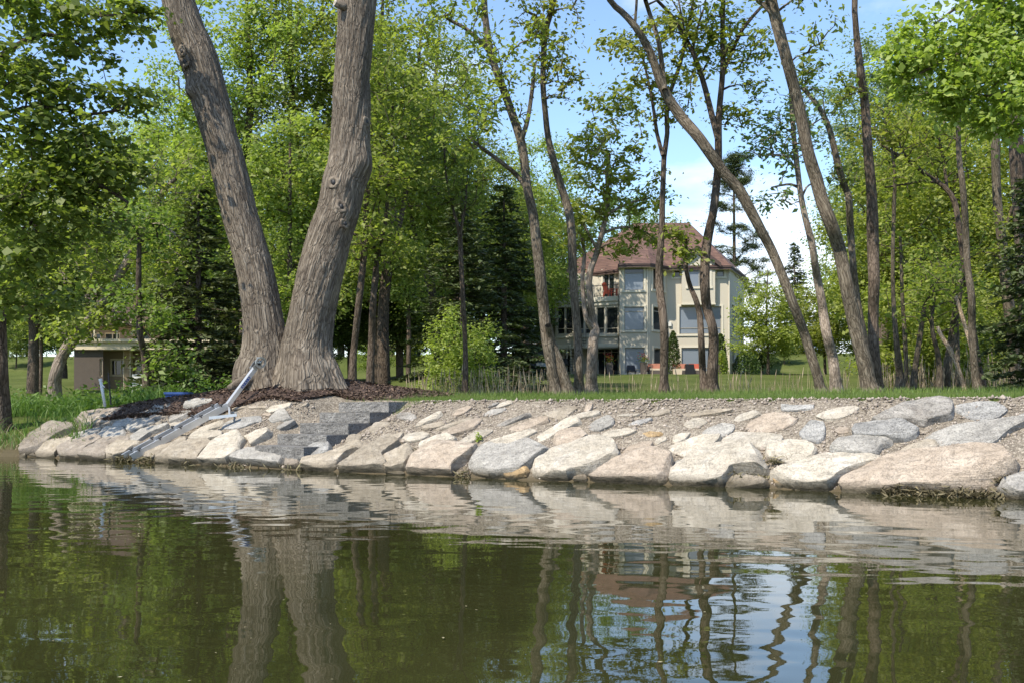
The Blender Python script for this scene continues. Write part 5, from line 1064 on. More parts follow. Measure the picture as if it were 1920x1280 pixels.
def big_house():
    base = Vector((9.0, 80.3, H(9.0, 80.3))); gz = base.z-0.4
    root = empty('cream_house', base, 'cream three-storey house with a red-brown hipped roof and bay windows', 'house')
    EZ = CH+(YH-zc(0, 392)[1])/F*80.2
    bay = Frontage(zc, 612, 80.3, 800, 80.0); fac = Frontage(zc, 800, 80.0, 914, 81.9); main = Frontage(zc, 914, 81.9, 1310, 81.4); side = Frontage(zc, 1310, 81.4, 1397, 88.5)
    up = Frontage(zc, 178, 87.0, 606, 83.4); sun = Frontage(zc, 207, 84.2, 606, 81.6); low = Frontage(zc, 250, 86.2, 606, 84.0)
    def put(fr, name, holes, z0=gz, z1=EZ, **k):
        hs = [fr.rect(*h[0]) for h in holes]; w = fr.wall(name, z0, z1, hs, M['stucco'], root, **k)
        for h, r in zip(holes, hs): fr.window(r, root, *h[1:2], **(h[2] if len(h) > 2 else {}))
        return w
    put(bay, 'bay_wall', [((642,765,415,555), ('shade','glass'), dict(rows=(.78,))), ((642,768,658,806), ('shade','shade'), dict(rows=(.8,))), ((646,772,914,1072), ('shade','shade'), dict(rows=(.14,)))])
    put(fac, 'bay_wall', [((822,892,415,553), 'glass'), ((824,892,662,806), ('glass','glass'), dict(rows=(.82,))), ((828,892,918,1062), 'glass', dict(rows=(.1,)))])
    put(main, 'wall', [((955,995,410,470), 'glass'), ((990,1255,657,830), ('shade','shade'), dict(rows=(.22,))), ((1003,1210,914,1066), ('shade','shade'), dict(rows=(.16,))), ((1226,1272,400,468), 'shade')])
    put(side, 'side_wall', [((1320,1356,655,842), 'mirror', dict(cols=2, rows=(.33,.66))), ((1368,1391,692,830), 'mirror', dict(cols=1, rows=(.5,))), ((1344,1358,430,458), 'mirror'), ((1322,1334,915,1004), 'glass')])
    put(up, 'balcony_wall', [((252,284,470,598), 'glass'), ((508,578,432,600), 'glass', dict(cols=2, frame='frame_w'))], z0=sun.z(300, 600)-.1)
    zs0, zs1 = sun.z(400, 915), sun.z(400, 655)
    hs = [((220,264,662,830), ('glass','glass'), dict(rows=(.2,), trim=False)), ((272,314,662,830), ('glass','glass'), dict(rows=(.2,), trim=False)), ((338,386,662,830), ('shade','glass'), dict(rows=(.2,), trim=False)), ((394,456,662,828), ('glass','glass'), dict(rows=(.2,), trim=False)), ((466,516,662,826), ('glass','glass'), dict(rows=(.2,), trim=False)), ((527,602,662,826), ('glass','glass'), dict(rows=(.2,), trim=False))]
    put(sun, 'sunroom_wall', hs, z0=zs0, z1=zs1)
    put(low, 'patio_wall', [((262,300,960,1090), 'glass'), ((472,604,915,1092), ('glass','glass'), dict(cols=3, rows=(.84,), frame='frame_w', trim=False))], z0=gz, z1=zs0+.3)
    # returns and hidden sides so that the house closes
    def panel(name, pts, z0, z1, m='stucco'):
        for (p, q) in zip(pts[:-1], pts[1:]): MB().add([(p.x,p.y,z0), (q.x,q.y,z0), (q.x,q.y,z1), (p.x,p.y,z1)], [(0,1,2,3)]).build(name, M[m], root)
    panel('return_wall', [low.B, bay.A], gz, EZ); BR = Vector((side.B.x, 93.0)); BL = Vector((up.A.x, 95.0))
    panel('rear_wall', [side.B, BR, BL, up.A], gz, EZ); panel('return_wall', [up.A, sun.A], zs0, zs1)
    # balcony: slab with mouldings, railing, posts below
    t = MB(); zt = sun.z(400, 603)
    sun.slab(t, -.12, sun.L+.05, zs1, zs1+.30, -2.6, .10); sun.slab(t, -.20, sun.L+.05, zs1+.30, zt, -2.6, .22); t.build('balcony_slab', M['trim'], root)
    t = MB(); sun.slab(t, -.10, sun.L+.02, zs0+.02, zs0+.30, -.05, .08); sun.slab(t, -.16, sun.L+.02, zs0+.85, zs0+1.0, -.05, .14); t.build('cornice', M['trim'], root)
    t = MB(); sun.slab(t, -.02, sun.L, zs0-.06, zs0+.016, -3.4, .02); t.build('soffit', M['trim'], root)
    rl = MB(); rl.obox(sun.at(-.05,zt+.95,.12), sun.at(sun.L,zt+.95,.12), .05, .04).obox(sun.at(-.05,zt+.10,.12), sun.at(sun.L,zt+.10,.12), .04, .03); ra = rl.build('railing', M['iron'], root)
    n = 44
    for k in range(n+1): u = sun.L*k/n; MB().obox(sun.at(u,zt+.02,.12), sun.at(u,zt+.95,.12), .022, .022, (0,1,0)).build('baluster', M['iron'], ra)
    for px in (275, 300): u = sun.u(px); MB().tube(sun.at(u,gz,-.1), sun.at(u,zs0,-.1), .07).build('post', M['trim'], root)
    # projecting window box with its gable
    bump = Frontage(zc, 1006, 81.2, 1216, 80.95); z0b, z1b = bump.z(1110, 636), bump.z(1110, 372); h = bump.rect(1048,1182,402,532); bump.wall('bump_out', z0b, z1b, [h], M['stucco'], root, reveal=.16); bump.window(h, root, ('shade','glass'), cols=2, rows=(.75,))
    pk = bump.z(1106, 285); um = bump.u(1106); L = bump.L
    t = MB(); t.add([bump.at(0,z1b), bump.at(L,z1b), bump.at(um,pk)], [(0,1,2)])
    t.add([bump.at(L,z0b), bump.at(L,z0b,-.75), bump.at(L,z1b,-.75), bump.at(L,z1b)], [(0,1,2,3)]).add([bump.at(0,z0b,-.75), bump.at(0,z0b), bump.at(0,z1b), bump.at(0,z1b,-.75)], [(0,1,2,3)]).add([bump.at(0,z0b), bump.at(0,z0b,-.75), bump.at(L,z0b,-.75), bump.at(L,z0b)], [(0,1,2,3)]); t.build('gable_wall', M['stucco'], root)
    t = MB(); bump.slab(t, -.04, L+.04, z0b-.12, z0b-.004, -.7, .06); t.build('bracket_ledge', M['trim'], root)
    for sgn, ue in ((-1, -.45), (1, L+.45)):
        a = z1b-.32; t = MB(); th = .12
        t.hexa([bump.at(um,pk+.02,.35), bump.at(ue,a,.35), bump.at(ue,a,-3.4), bump.at(um,pk+.02,-3.4)], [bump.at(um,pk+.02+th,.35), bump.at(ue,a+th,.35), bump.at(ue,a+th,-3.4), bump.at(um,pk+.02+th,-3.4)]); gr = t.build('gable_roof', M['roof'], root)
        t = MB(); t.hexa([bump.at(um,pk-.22,.37), bump.at(ue,a-.22,.37), bump.at(ue,a-.22,.352), bump.at(um,pk-.22,.352)], [bump.at(um,pk+.13,.37), bump.at(ue,a+.13,.37), bump.at(ue,a+.13,.352), bump.at(um,pk+.13,.352)]); t.build('barge_board', M['fascia'], gr)
    # main roof: hipped over the bays
    def e(px, Y): return Vector(((zc(px,0)[0]-CX)/F*Y, Y, EZ))
    ev = [e(160,88.0), e(604,82.9), e(606,79.7), e(806,79.35), e(920,81.2), e(1316,80.7), e(1428,88.9), Vector((e(1428,88.9).x+.6, 94.0, EZ)), Vector((e(160,88).x-.2, 96.0, EZ))]
    rz = CH+(YH-zc(0,128)[1])/F*87; R1 = Vector(((zc(705,0)[0]-CX)/F*87, 87.3, rz)); R2 = Vector(((zc(1050,0)[0]-CX)/F*87, 87.0, rz)); Bp = Vector(((zc(775,0)[0]-CX)/F*85.6, 85.6, rz-1.6))
    rf = MB(); rf.add(ev+[R1, R2, Bp], [(0,1,9), (1,2,11), (1,11,9), (2,3,11), (3,4,11), (4,5,10), (4,10,11), (11,10,9), (5,6,10), (6,7,10), (7,8,9,10), (8,0,9)]); roof = rf.build('roof', M['roof'], root)
    cy = [Vector((p.x,p.y,0)) for p in ev]; f = MB(); n = len(ev)
    for i in range(n):
        p, q = ev[i], ev[(i+1) % n]; f.add([p+Vector((0,0,-.30)), q+Vector((0,0,-.30)), q+Vector((0,0,-.004)), p+Vector((0,0,-.004))], [(0,1,2,3)])
        f.obox(p+Vector((0,0,-.08)), q+Vector((0,0,-.08)), .12, .12)
    f.build('fascia', M['fascia'], roof)
    MB().add([p+Vector((0,0,-.29)) for p in ev], [tuple(range(n))]).build('soffit', M['trim'], roof)
    c = R1.lerp(R2, .3); ch = MB().box(c.x-1.5, c.x-.1, c.y+.6, c.y+1.6, rz-1.2, rz+.12); ch.build('chimney', M['fascia'], roof)
    # downpipes, wall lamp, spiral stair
    for fr, px in ((bay, 788), (main, 1304)):
        u = fr.u(px); MB().tube(fr.at(u,gz,.08), fr.at(u,EZ-.3,.08), .05).build('downpipe', M['trim'], root)
    u = main.u(930); z = main.z(930,768); t = MB(); main.slab(t, u-.12, u+.12, z-.18, z+.18, .0, .16); t.build('wall_lamp', M['frame_w'], root)
    sc = sun.at(sun.u(368), gz, 1.0); stc = MB().tube(sc, Vector((sc.x,sc.y,zt+1.0)), .06).build('spiral_stair', M['iron'], root)
    for k in range(32):
        a = k*.42; z = gz+.2+(zt-gz-.2)*k/32; d = Vector((math.cos(a), math.sin(a), 0)); d2 = Vector((math.cos(a+.4), math.sin(a+.4), 0)); cc = Vector((sc.x,sc.y,z))
        MB().hexa([cc+d*.05, cc+d*.85, cc+d2*.85, cc+d2*.05], [cc+d*.05+Vector((0,0,.03)), cc+d*.85+Vector((0,0,.03)), cc+d2*.85+Vector((0,0,.03)), cc+d2*.05+Vector((0,0,.03))]).obox(cc+d*.84, cc+d*.84+Vector((0,0,.95)), .018, .018, (0,1,0)).build('stair_tread', M['iron'], stc)
    return sun, zt
SUNROOM, BALZ = big_house()

def chair_red(loc, rz, label, s=1.0, m='red', group=None):
    r = empty('garden_chair', loc, label, 'chair', group); r.rotation_euler = (0,0,rz); r.scale = (s,s,s)
    def pb(nm, mb): o = mb.build(nm, M[m], None); o.parent = r
    pb('seat', MB().hexa([(-.28,-.28,.36),(.28,-.28,.36),(.28,.28,.28),(-.28,.28,.28)], [(-.28,-.28,.40),(.28,-.28,.40),(.28,.28,.32),(-.28,.28,.32)]))
    for k in range(5): x = -.23+.115*k; pb('slat', MB().hexa([(x-.05,.26,.30),(x+.05,.26,.30),(x+.05,.29,.30),(x-.05,.29,.30)], [(x-.05,.52,1.02-.03*abs(k-2)),(x+.05,.52,1.02-.03*abs(k-2)),(x+.05,.55,1.02-.03*abs(k-2)),(x-.05,.55,1.02-.03*abs(k-2))]))
    for sx in (-1, 1):
        pb('arm', MB().box(sx*.33-.06, sx*.33+.06, -.36, .34, .55, .58)); pb('leg', MB().box(sx*.33-.03, sx*.33+.03, -.30, -.22, 0, .55)); pb('leg', MB().hexa([(sx*.33-.03,.36,0),(sx*.33+.03,.36,0),(sx*.33+.03,.44,0),(sx*.33-.03,.44,0)], [(sx*.33-.03,.22,.55),(sx*.33+.03,.22,.55),(sx*.33+.03,.30,.55),(sx*.33-.03,.30,.55)]))
p = SUNROOM.at(SUNROOM.u(528), BALZ, -1.0); chair_red(p, 2.0, 'red slatted chair on the house balcony', 1.25)
# patio in front of the house
patio = tag(MB().box(3.2, 16.6, 76.6, 80.4, H(9,77)-1.2, H(9,78.5)+.03).build('patio', M['paver']), 'paved patio at the foot of the cream house', kind='structure')
PZ = H(9,78.5)+.034
def sofa(x, y, w, label, back, rz=0):
    r = empty('patio_sofa', (x,y,PZ), label, 'sofa', 'patio seating'); r.rotation_euler = (0,0,rz)
    for nm, mb, m in (('base', MB().box(-w/2,w/2,-.4,.4,.05,.36), 'planter'), ('cushion', MB().box(-w/2+.05,w/2-.05,-.42,.3,.362,.50), 'cushion'), ('backrest', MB().hexa([(-w/2,.3,.36),(w/2,.3,.36),(w/2,.45,.36),(-w/2,.45,.36)], [(-w/2,.40,.92),(w/2,.40,.92),(w/2,.5,.92),(-w/2,.5,.92)]), back)):
        o = mb.build(nm, M[m]); o.parent = r
    for sx in (-1,1): o = MB().box(sx*w/2-(.12 if sx>0 else 0), sx*w/2+(.12 if sx<0 else 0), -.4,.3,.362,.66).build('arm', M['planter']); o.parent = r
def PX(px): return (zc(px,0)[0]-CX)/F*78.0
sofa(PX(842), 78.0, 1.15, 'patio armchair with a rust cushion beside the slender tree', 'terra')
sofa(PX(998), 78.2, 1.1, 'patio sofa with rust cushions left of the covered table', 'terra')
sofa(PX(1105), 78.2, 1.1, 'patio armchair with red cushion right of the covered table', 'red')
o = MB().hexa([(PX(1020),77.6,PZ),(PX(1085),77.6,PZ),(PX(1085),78.4,PZ),(PX(1020),78.4,PZ)], [(PX(1028),77.7,PZ+.85),(PX(1078),77.7,PZ+.85),(PX(1078),78.3,PZ+.85),(PX(1028),78.3,PZ+.85)]).build('covered_table', M['iron']); tag(o, 'dark cloth-covered table on the patio between two chairs', 'table')
o = MB().hexa([(PX(945),77.0,PZ),(PX(992),77.0,PZ),(PX(992),77.6,PZ),(PX(945),77.6,PZ)], [(PX(943),76.98,PZ+.45),(PX(994),76.98,PZ+.45),(PX(994),77.62,PZ+.45),(PX(943),77.62,PZ+.45)]).build('stone_side_table', M['cushion']); tag(o, 'low pale block table on the patio', 'table')
def lounge(px, label):
    r = empty('low_chair', (PX(px),78.3,PZ), label, 'chair', 'dark chairs on the patio')
    for nm, mb in (('seat', MB().box(-.35,.35,-.3,.3,.28,.36)), ('backrest', MB().hexa([(-.35,.26,.36),(.35,.26,.36),(.35,.32,.36),(-.35,.32,.36)], [(-.30,.42,.80),(.30,.42,.80),(.30,.48,.80),(-.30,.48,.80)])), *[('leg', MB().box(a-.02,a+.02,b-.02,b+.02,0,.28)) for a in (-.3,.3) for b in (-.25,.25)]):
        o = mb.build(nm, M['iron']); o.parent = r
lounge(690, 'dark low chair on the patio under the bay window'); lounge(805, 'dark low chair on the patio beside the rust armchair')
M['fl_red'] = leaf_mat('red_flower', (0.25,0.02,0.03), (0.5,0.06,0.08)); M['fl_yel'] = leaf_mat('yellow_flower', (0.5,0.38,0.03), (0.65,0.5,0.06))
def planter(px, label, fl, h=.95):
    x = PX(px); r = empty('planter', (x,77.4,PZ), label, 'planter', 'planters on the patio'); rng = np.random.RandomState(int(px))
    o = MB().hexa([(-.2,-.2,0),(.2,-.2,0),(.2,.2,0),(-.2,.2,0)], [(-.26,-.26,h),(.26,-.26,h),(.26,.26,h),(-.26,.26,h)]).build('pot', M['planter']); o.parent = r
    for nm, n, m, c, s in (('foliage', 160, 'lf_mid', (0,0,h+.2), .2), ('flowers', 60, fl, (0,0,h+.42), .17)):
        V, Q = leaves(np.array(c)+rng.normal(0, s, (n,3)), .14*np.ones(n), rng); me = mesh_np(nm, V, Q); o = link(nm, me, M[m]); o.parent = r
planter(545, 'tall planter with red flowers by the patio doors', 'fl_red'); planter(757, 'tall planter with dark red plant under the bay window', 'fl_red'); planter(1240, 'planter with yellow flowers at the right end of the patio', 'fl_yel', .8)
def grill():
    r = empty('barbecue_grill', (PX(118),78.0,PZ-.35), 'grey barbecue grill at the left end of the patio', 'grill')
    for nm, mb, m in (('cabinet', MB().box(-.55,.55,-.3,.3,.08,.95), 'iron'), ('lid', MB().hexa([(-.45,-.3,.952),(.45,-.3,.952),(.45,.3,.952),(-.45,.3,.952)], [(-.40,-.12,1.32),(.40,-.12,1.32),(.40,.25,1.30),(-.40,.25,1.30)]), 'chrome'), ('side_shelf', MB().box(-.95,-.56,-.28,.28,.88,.93), 'chrome'), ('side_shelf', MB().box(.56,.95,-.28,.28,.88,.93), 'chrome'), ('handle', MB().tube((-.3,-.36,1.12),(.3,-.36,1.12),.02), 'chrome')):
        o = mb.build(nm, M[m]); o.parent = r
grill()
# columnar evergreens by the house wall
def column(x, Y, h, r, label, leaf='lf_dark', name='columnar_evergreen', group='evergreens by the house wall'):
    rng = np.random.RandomState(int(x)); n = 2600; z = rng.rand(n)**.8*h; rr = r*np.sqrt(np.clip(1-(z/h)**1.7, .02, 1))*(0.55+.5*rng.rand(n)); a = rng.rand(n)*6.28
    C = np.stack([rr*np.cos(a), rr*np.sin(a), z], -1); V, Q = leaves(C, .17*rng.uniform(.7,1.3,n), rng, .5, .3); X = (x-CX)/F*Y; root = empty(name, (X,Y,H(X,Y)), label, 'shrub', group)
    o = link('foliage', mesh_np('foliage', V, Q), M[leaf]); o.parent = root; o = MB().tube((0,0,-.1),(0,0,h*.8),.06,.02).build('stem', M['barkd']); o.parent = root
column(1262, 78.9, 3.5, .62, 'dark columnar evergreen against the house between bay and big window'); column(1351, 79.2, 3.3, .58, 'dark columnar evergreen at the right end of the house front'); column(1354, 77.5, 1.9, .5, 'small pale shrub before the right-end evergreen', 'lf_light')
column(1400, 82.5, 2.2, 1.3, 'dark green shrub at the right corner of the house', 'lf_dark', 'corner_shrub')
# retaining wall of dark boulders left of the house
def retaining():
    r = empty('retaining_wall', (2.2, 83.5, H(2.2,83.5)), 'dark boulder retaining wall left of the house', 'wall'); rng = np.random.RandomState(8); M['dkstone'] = stone_mat('dark_boulder', [(0.035,0.037,0.042), (0.06,0.062,0.068), (0.10,0.10,0.105)])
    for row in range(5):
        x = .1+row*.35
        while x < 3.9:
            w = rng.uniform(.7,1.2); Y = 82.4+row*.55; z = H(2.2,81.5)-.2+row*.62; b = MB(); j = lambda s=.08: rng.uniform(-s,s)
            b.hexa([(x+j(),Y+j(),z),(x+w-.04+j(),Y+j(),z),(x+w-.04+j(),Y+.9,z),(x+j(),Y+.9,z)], [(x+.06+j(),Y+.1+j(),z+.58+j()),(x+w-.1+j(),Y+.1+j(),z+.58+j()),(x+w-.1,Y+.9,z+.6),(x+.06,Y+.9,z+.6)]); b.build('boulder', M['dkstone'], r); x += w
retaining()
# parked cars glimpsed beyond
M['carw'] = simple('white_car_paint', (0.72,0.73,0.75), 0.25, 0, .02); M['cars'] = simple('silver_car_paint', (0.55,0.57,0.60), 0.3, .4, .02); M['tyre'] = simple('tyre', (0.02,0.02,0.02), .8)
def car(x, Y, rz, paint, label):
    X = (x-CX)/F*Y; r = empty('parked_car', (X,Y,H(X,Y)), label, 'car', 'cars parked beyond the house'); r.rotation_euler = (0,0,rz)
    def pb(nm, mb, m, par=None):
        o = mb.build(nm, M[m]); o.parent = par or r; return o
    prof = [(-2.2,.35),(2.2,.35),(2.25,.7),(2.1,.88),(1.2,.98),(-2.0,1.0),(-2.25,.8)]; top = [(1.15,.985),(.45,1.45),(-1.2,1.48),(-1.9,1.0)]
    pb('body', MB().hexa([(a,-.85,b) for a,b in prof], [(a,.85,b) for a,b in prof]), paint); pb('cabin', MB().hexa([(a,-.72,b) for a,b in top], [(a,.72,b) for a,b in top]), 'glass'); pb('roof', MB().hexa([(.42,-.68,1.46),(-1.18,-.68,1.49),(-1.18,.68,1.49),(.42,.68,1.46)], [(.36,-.64,1.52),(-1.14,-.64,1.55),(-1.14,.64,1.55),(.36,.64,1.52)]), paint)
    for a in (-1.35,1.35):
        for b in (-.86,.70): w = pb('wheel', MB().tube((a,b,.33),(a,b+.16,.33),.33,n=16), 'tyre'); pb('rim', MB().tube((a,b-.01,.33),(a,b+.17,.33),.2,n=12), 'cars', w)
    for b in (-.6,.6): pb('headlight', MB().box(2.16,2.24,b-.18,b+.18,.62,.76), 'mirror')
car(1006, 99, .15, 'carw', 'white car parked beyond the low-forking trunk left of the house'); car(1524, 102, .2, 'cars', 'silver car parked beyond the leaning trunks right of the house')

# ---------------------------------------------------------------- low house at the left
M['siding'] = simple('brown_siding', (0.23,0.18,0.125), .8, 0, .1, 3); M['siding_d'] = simple('dark_siding', (0.085,0.068,0.055), .85); M['cream'] = simple('cream_paint', (0.60,0.52,0.38), .7); M['brick'] = simple('tan_brick', (0.36,0.26,0.16), .9, 0, .2, 8)
def zl(px, py): return 60+.1875*px, 560+.1875*py
def low_house():
    Y = 57; f = Frontage(zl, 700, Y, 1560, Y+.5); g = Frontage(zl, 420, Y-.9, 712, Y-.9); x0 = f.A.x; gz = H(x0, Y)-.4
    root = empty('low_house', (x0+2, Y, gz+.4), 'low brown house with cream trim behind trees at the left', 'house'); zt = f.z(900, 520)
    hs = [f.rect(778,942,596,772), f.rect(1030,1100,620,800)]; f.wall('wall', gz, zt, hs, M['siding'], root); f.window(hs[0], root, 'glass', cols=3, frame='cream', trim=False, fw=.1); f.window(hs[1], root, 'glass', frame='cream', trim=False, fw=.08)
    h2 = [g.rect(676,704,600,770)]; g.wall('wall', gz, zt, h2, M['siding_d'], root); g.window(h2[0], root, 'glass', frame='cream', trim=False, fw=.04)
    zu = f.z(900, 250); u = Frontage(zl, 420, Y+1.6, 1560, Y+2.0); h3 = [u.rect(470,555,340,495), u.rect(580,690,340,495), u.rect(720,880,340,495), u.rect(1010,1200,330,495)]; u.wall('upper_wall', zt-.3, zu, h3, M['siding'], root)
    for h in h3: u.window(h, root, 'glass', cols=2, frame='cream', trim=False, fw=.07)
    t = MB(); g.slab(t, -.2, g.L+7, zt, zt+.42, -2.8, .25); g.slab(t, -.2, g.L+7, zt+.42, zt+.58, -2.8, .4); t.build('deck_band', M['cream'], root)
    t = MB(); f.slab(t, f.u(945), f.u(1000), gz, zt, .02, .5); t.build('column', M['brick'], root); t = MB(); f.slab(t, f.u(938), f.u(946)-.004, gz, zt, .02, .52); f.slab(t, f.u(1000)+.004, f.u(1010), gz, zt, .02, .52); t.build('column_trim', M['cream'], root)
    rl = MB().obox(g.at(0,zt+1.5,.3), g.at(g.L+6,zt+1.5,.3), .06, .06).build('railing', M['cream'], root)
    for k in range(7): MB().obox(g.at((g.L+6)*k/6,zt+.58,.3), g.at((g.L+6)*k/6,zt+1.5,.3), .08, .08, (0,1,0)).build('post', M['cream'], rl)
    A, B = u.at(-1, zu, .8), u.at(u.L+1, zu, .8); t = MB(); dy = Vector((0, 9, 0)); md = Vector((0, 4.8, 2.4)); t.add([A, B, B+md, A+md], [(0,1,2,3)]).add([A+dy, B+dy, B+md, A+md], [(3,2,1,0)]); t.build('roof', M['fascia'], root)
    for p in (u.A, u.B): MB().add([(p.x,p.y,gz),(p.x,p.y+8,gz),(p.x,p.y+8,zu),(p.x,p.y,zu)], [(0,1,2,3)]).build('side_wall', M['siding'], root)
low_house()
def slat_chair(x, Y, label, rz):
    X = (x-CX)/F*Y; r = empty('lawn_chair', (X,Y,H(X,Y)), label, 'chair', 'chairs by the low house'); r.rotation_euler = (0,0,rz)
    for nm, mb in (('seat', MB().box(-.3,.3,-.3,.3,.34,.38)), ('backrest', MB().hexa([(-.3,.26,.38),(.3,.26,.38),(.3,.3,.38),(-.3,.3,.38)], [(-.3,.42,1.0),(.3,.42,1.0),(.3,.46,1.0),(-.3,.46,1.0)])), *[('leg', MB().box(a-.03,a+.03,b-.03,b+.03,0,.34)) for a in (-.27,.27) for b in (-.27,.27)], ('arm', MB().box(-.36,-.28,-.32,.3,.56,.60)), ('arm', MB().box(.28,.36,-.32,.3,.56,.60))):
        o = mb.build(nm, M['frame_w']); o.parent = r
slat_chair(258, 54, 'pale garden chair before the low house column', .3); slat_chair(347, 44, 'pale garden chair by the foot of the dark spruce', 2.6)
# ---------------------------------------------------------------- ground cover and small things
def blades(X, Y, Hh, W, rng, bend=0.35, seg=2):
    n = len(X); Z = height(X, Y); a = rng.rand(n)*6.28; lean = rng.uniform(.1, 1, n)*bend*Hh; dx, dy = np.cos(a)*lean, np.sin(a)*lean; wa = rng.rand(n)*6.28; wx, wy = np.cos(wa)*W/2, np.sin(wa)*W/2
    rows = []
    for k in range(seg+1):
        t = k/seg; w = (1-t)**.7 if k < seg else 0.02; cx = X+dx*t*t; cy = Y+dy*t*t; cz = Z-.02+Hh*(t-(.25*t*t if bend > .5 else 0))
        rows.append(np.stack([cx-wx*w, cy-wy*w, cz], -1)); rows.append(np.stack([cx+wx*w, cy+wy*w, cz], -1))
    V = np.stack(rows, 1).reshape(-1, 3); m = 2*(seg+1); f = np.array([(2*k, 2*k+1, 2*k+3, 2*k+2) for k in range(seg)]); Q = (f[None]+(np.arange(n)*m)[:, None, None]).reshape(-1, 4); return V, Q
def cat(*vq):
    V, Q = [], []; n = 0
    for v, q in vq: V.append(v); Q.append(q+n); n += len(v)
    return np.vstack(V), np.vstack(Q)
def grass():
    rng = np.random.RandomState(12)
    N = 42000; X = rng.uniform(-3.0, 9, N); v = 1.74+rng.rand(N)**1.8*2.6; X2 = X; Y = yshore(X2)+v/.842; k = (X > -1.9) | (rng.rand(N) < .2); edge = np.array([mnoise.noise((x*1.1, y*1.1, 2.2)) for x, y in zip(X, Y)]); k &= v > 1.78+.18*edge
    a = blades(X[k], Y[k], rng.uniform(.035, .10, k.sum())*(1+.35*edge[k]), .007*np.ones(k.sum()), rng, .5)
    N = 26000; X = rng.uniform(-8, 14, N); Y = rng.uniform(16, 30, N); v = vdist(X, Y); k = (v > 3.8) & ~((np.abs(X+4.5) < 3.8) & (Y < 21.5)); b = blades(X[k], Y[k], rng.uniform(.06, .16, k.sum()), .013*np.ones(k.sum()), rng, .5)
    return cat(a, b)
V, Q = grass(); tag(link('lawn_grass', mesh_np('lawn_grass', V, Q), M['grass']), 'short green grass along the top of the bank', 'grass', kind='stuff')
def shore_grass():
    rng = np.random.RandomState(14); out = []
    N = 5200; X = rng.uniform(-14, -7.5, N); v = rng.uniform(.25, 4.4, N); Y = yshore(X)+v/.842; nn = np.array([mnoise.noise((x*1.2, y*1.2, 7)) for x, y in zip(X, Y)])
    k = (nn > -.25) & (X < -8.0-.35*v+1.6*(v > 2.2)+1.2*nn) ; Xk, Yk, vk = X[k], Y[k], v[k]; hh = rng.uniform(.35, .72, k.sum())*np.clip(.6+.2*vk, .6, 1.1); out.append(blades(Xk, Yk, hh, .02*np.ones(k.sum()), rng, 1.1, 4))
    return cat(*out)
V, Q = shore_grass(); tag(link('shore_grass', mesh_np('shore_grass', V, Q), M['lilyleaf']), 'lush long-bladed grass on the shore at the left', 'grass', kind='stuff')
def weeds():
    rng = np.random.RandomState(15); C = []
    for k in range(150):
        X = rng.uniform(-14, -6.4); v = rng.uniform(1.5, 6.5); Y = yshore(X)+v/.842
        if X > -7.9 and v < 3.6: continue
        h = rng.uniform(.25, .7); n = 34; C.append(np.array([X, Y, H(X, Y)])+np.stack([rng.normal(0,.13,n), rng.normal(0,.13,n), rng.uniform(.05, h, n)], -1))
    C = np.vstack(C); return leaves(C, .10*rng.uniform(.6,1.4,len(C)), rng, .55, .5)
V, Q = weeds(); tag(link('leafy_weeds', mesh_np('leafy_weeds', V, Q), M['lilyleaf']), 'leafy green weeds behind the shore grass at the left', 'weeds', kind='stuff')
def dry_stalks():
    rng = np.random.RandomState(16); N = 150; X = rng.uniform(-10.6, -8.6, N); v = rng.uniform(.12, .8, N); Y = yshore(X)+v/.842; return blades(X, Y, rng.uniform(.2, .55, N), .012*np.ones(N), rng, 1.3, 3)
V, Q = dry_stalks(); tag(link('dead_stalks', mesh_np('dead_stalks', V, Q), M['reed']), 'dead straw-coloured stalks at the water edge left', 'stalks', kind='stuff')
def cattails():
    rng = np.random.RandomState(17); VV = []; QQ = []; n0 = 0; out = []
    xs = []
    for _ in range(290): xs.append((rng.uniform(765, 1045), rng.uniform(29, 33)))
    for _ in range(230): xs.append((rng.uniform(1060, 1680), rng.uniform(28, 35)))
    for _ in range(290): xs.append((rng.uniform(1640, 1960), rng.uniform(27, 31)))
    mb = MB()
    for x, Y in xs:
        X = (x-CX)/F*Y; z = H(X, Y)-.05; lx, ly = rng.normal(0, .19, 2); h = rng.uniform(1.1, 1.9); b = Vector((X, Y, z)); t = b+Vector((lx, ly, h)); m = b.lerp(t, .82)
        mb.tube(b, m, .009, .006, 4)
        if rng.rand() < .4: mb.tube(m, b.lerp(t, .9), .007, .017, 5).tube(b.lerp(t, .9), t, .017, .003, 5)
        else: mb.tube(m, t, .007, .003, 4)
    N = 2200; x = np.concatenate([rng.uniform(770, 1045, 700), rng.uniform(1060, 1960, 1500)]); Y = rng.uniform(28, 34.5, N); X = (x-CX)/F*Y; V, Q = blades(X, Y, rng.uniform(.6, 1.5, N), .016*np.ones(N), rng, .5, 2)
    return mb, V, Q
mb, V, Q = cattails()
me = mesh_py('cattails', mb.v, mb.f); tag(link('cattails', me, M['reed']), 'dry pale cattail stalks standing behind the row of trees', 'cattails', kind='stuff')
tag(link('reed_leaves', mesh_np('reed_leaves', V, Q), M['reed']), 'straw-coloured reed leaves among the cattails', 'reeds', kind='stuff')
def greenreed():
    rng = np.random.RandomState(18); N = 9000; x = rng.uniform(760, 1960, N); Y = rng.uniform(28, 36, N); X = (x-CX)/F*Y; return blades(X, Y, rng.uniform(.3, .75, N), .02*np.ones(N), rng, .4, 2)
V, Q = greenreed(); tag(link('sedge', mesh_np('sedge', V, Q), M['grass']), 'green sedge around the feet of the cattails', 'sedge', kind='stuff')
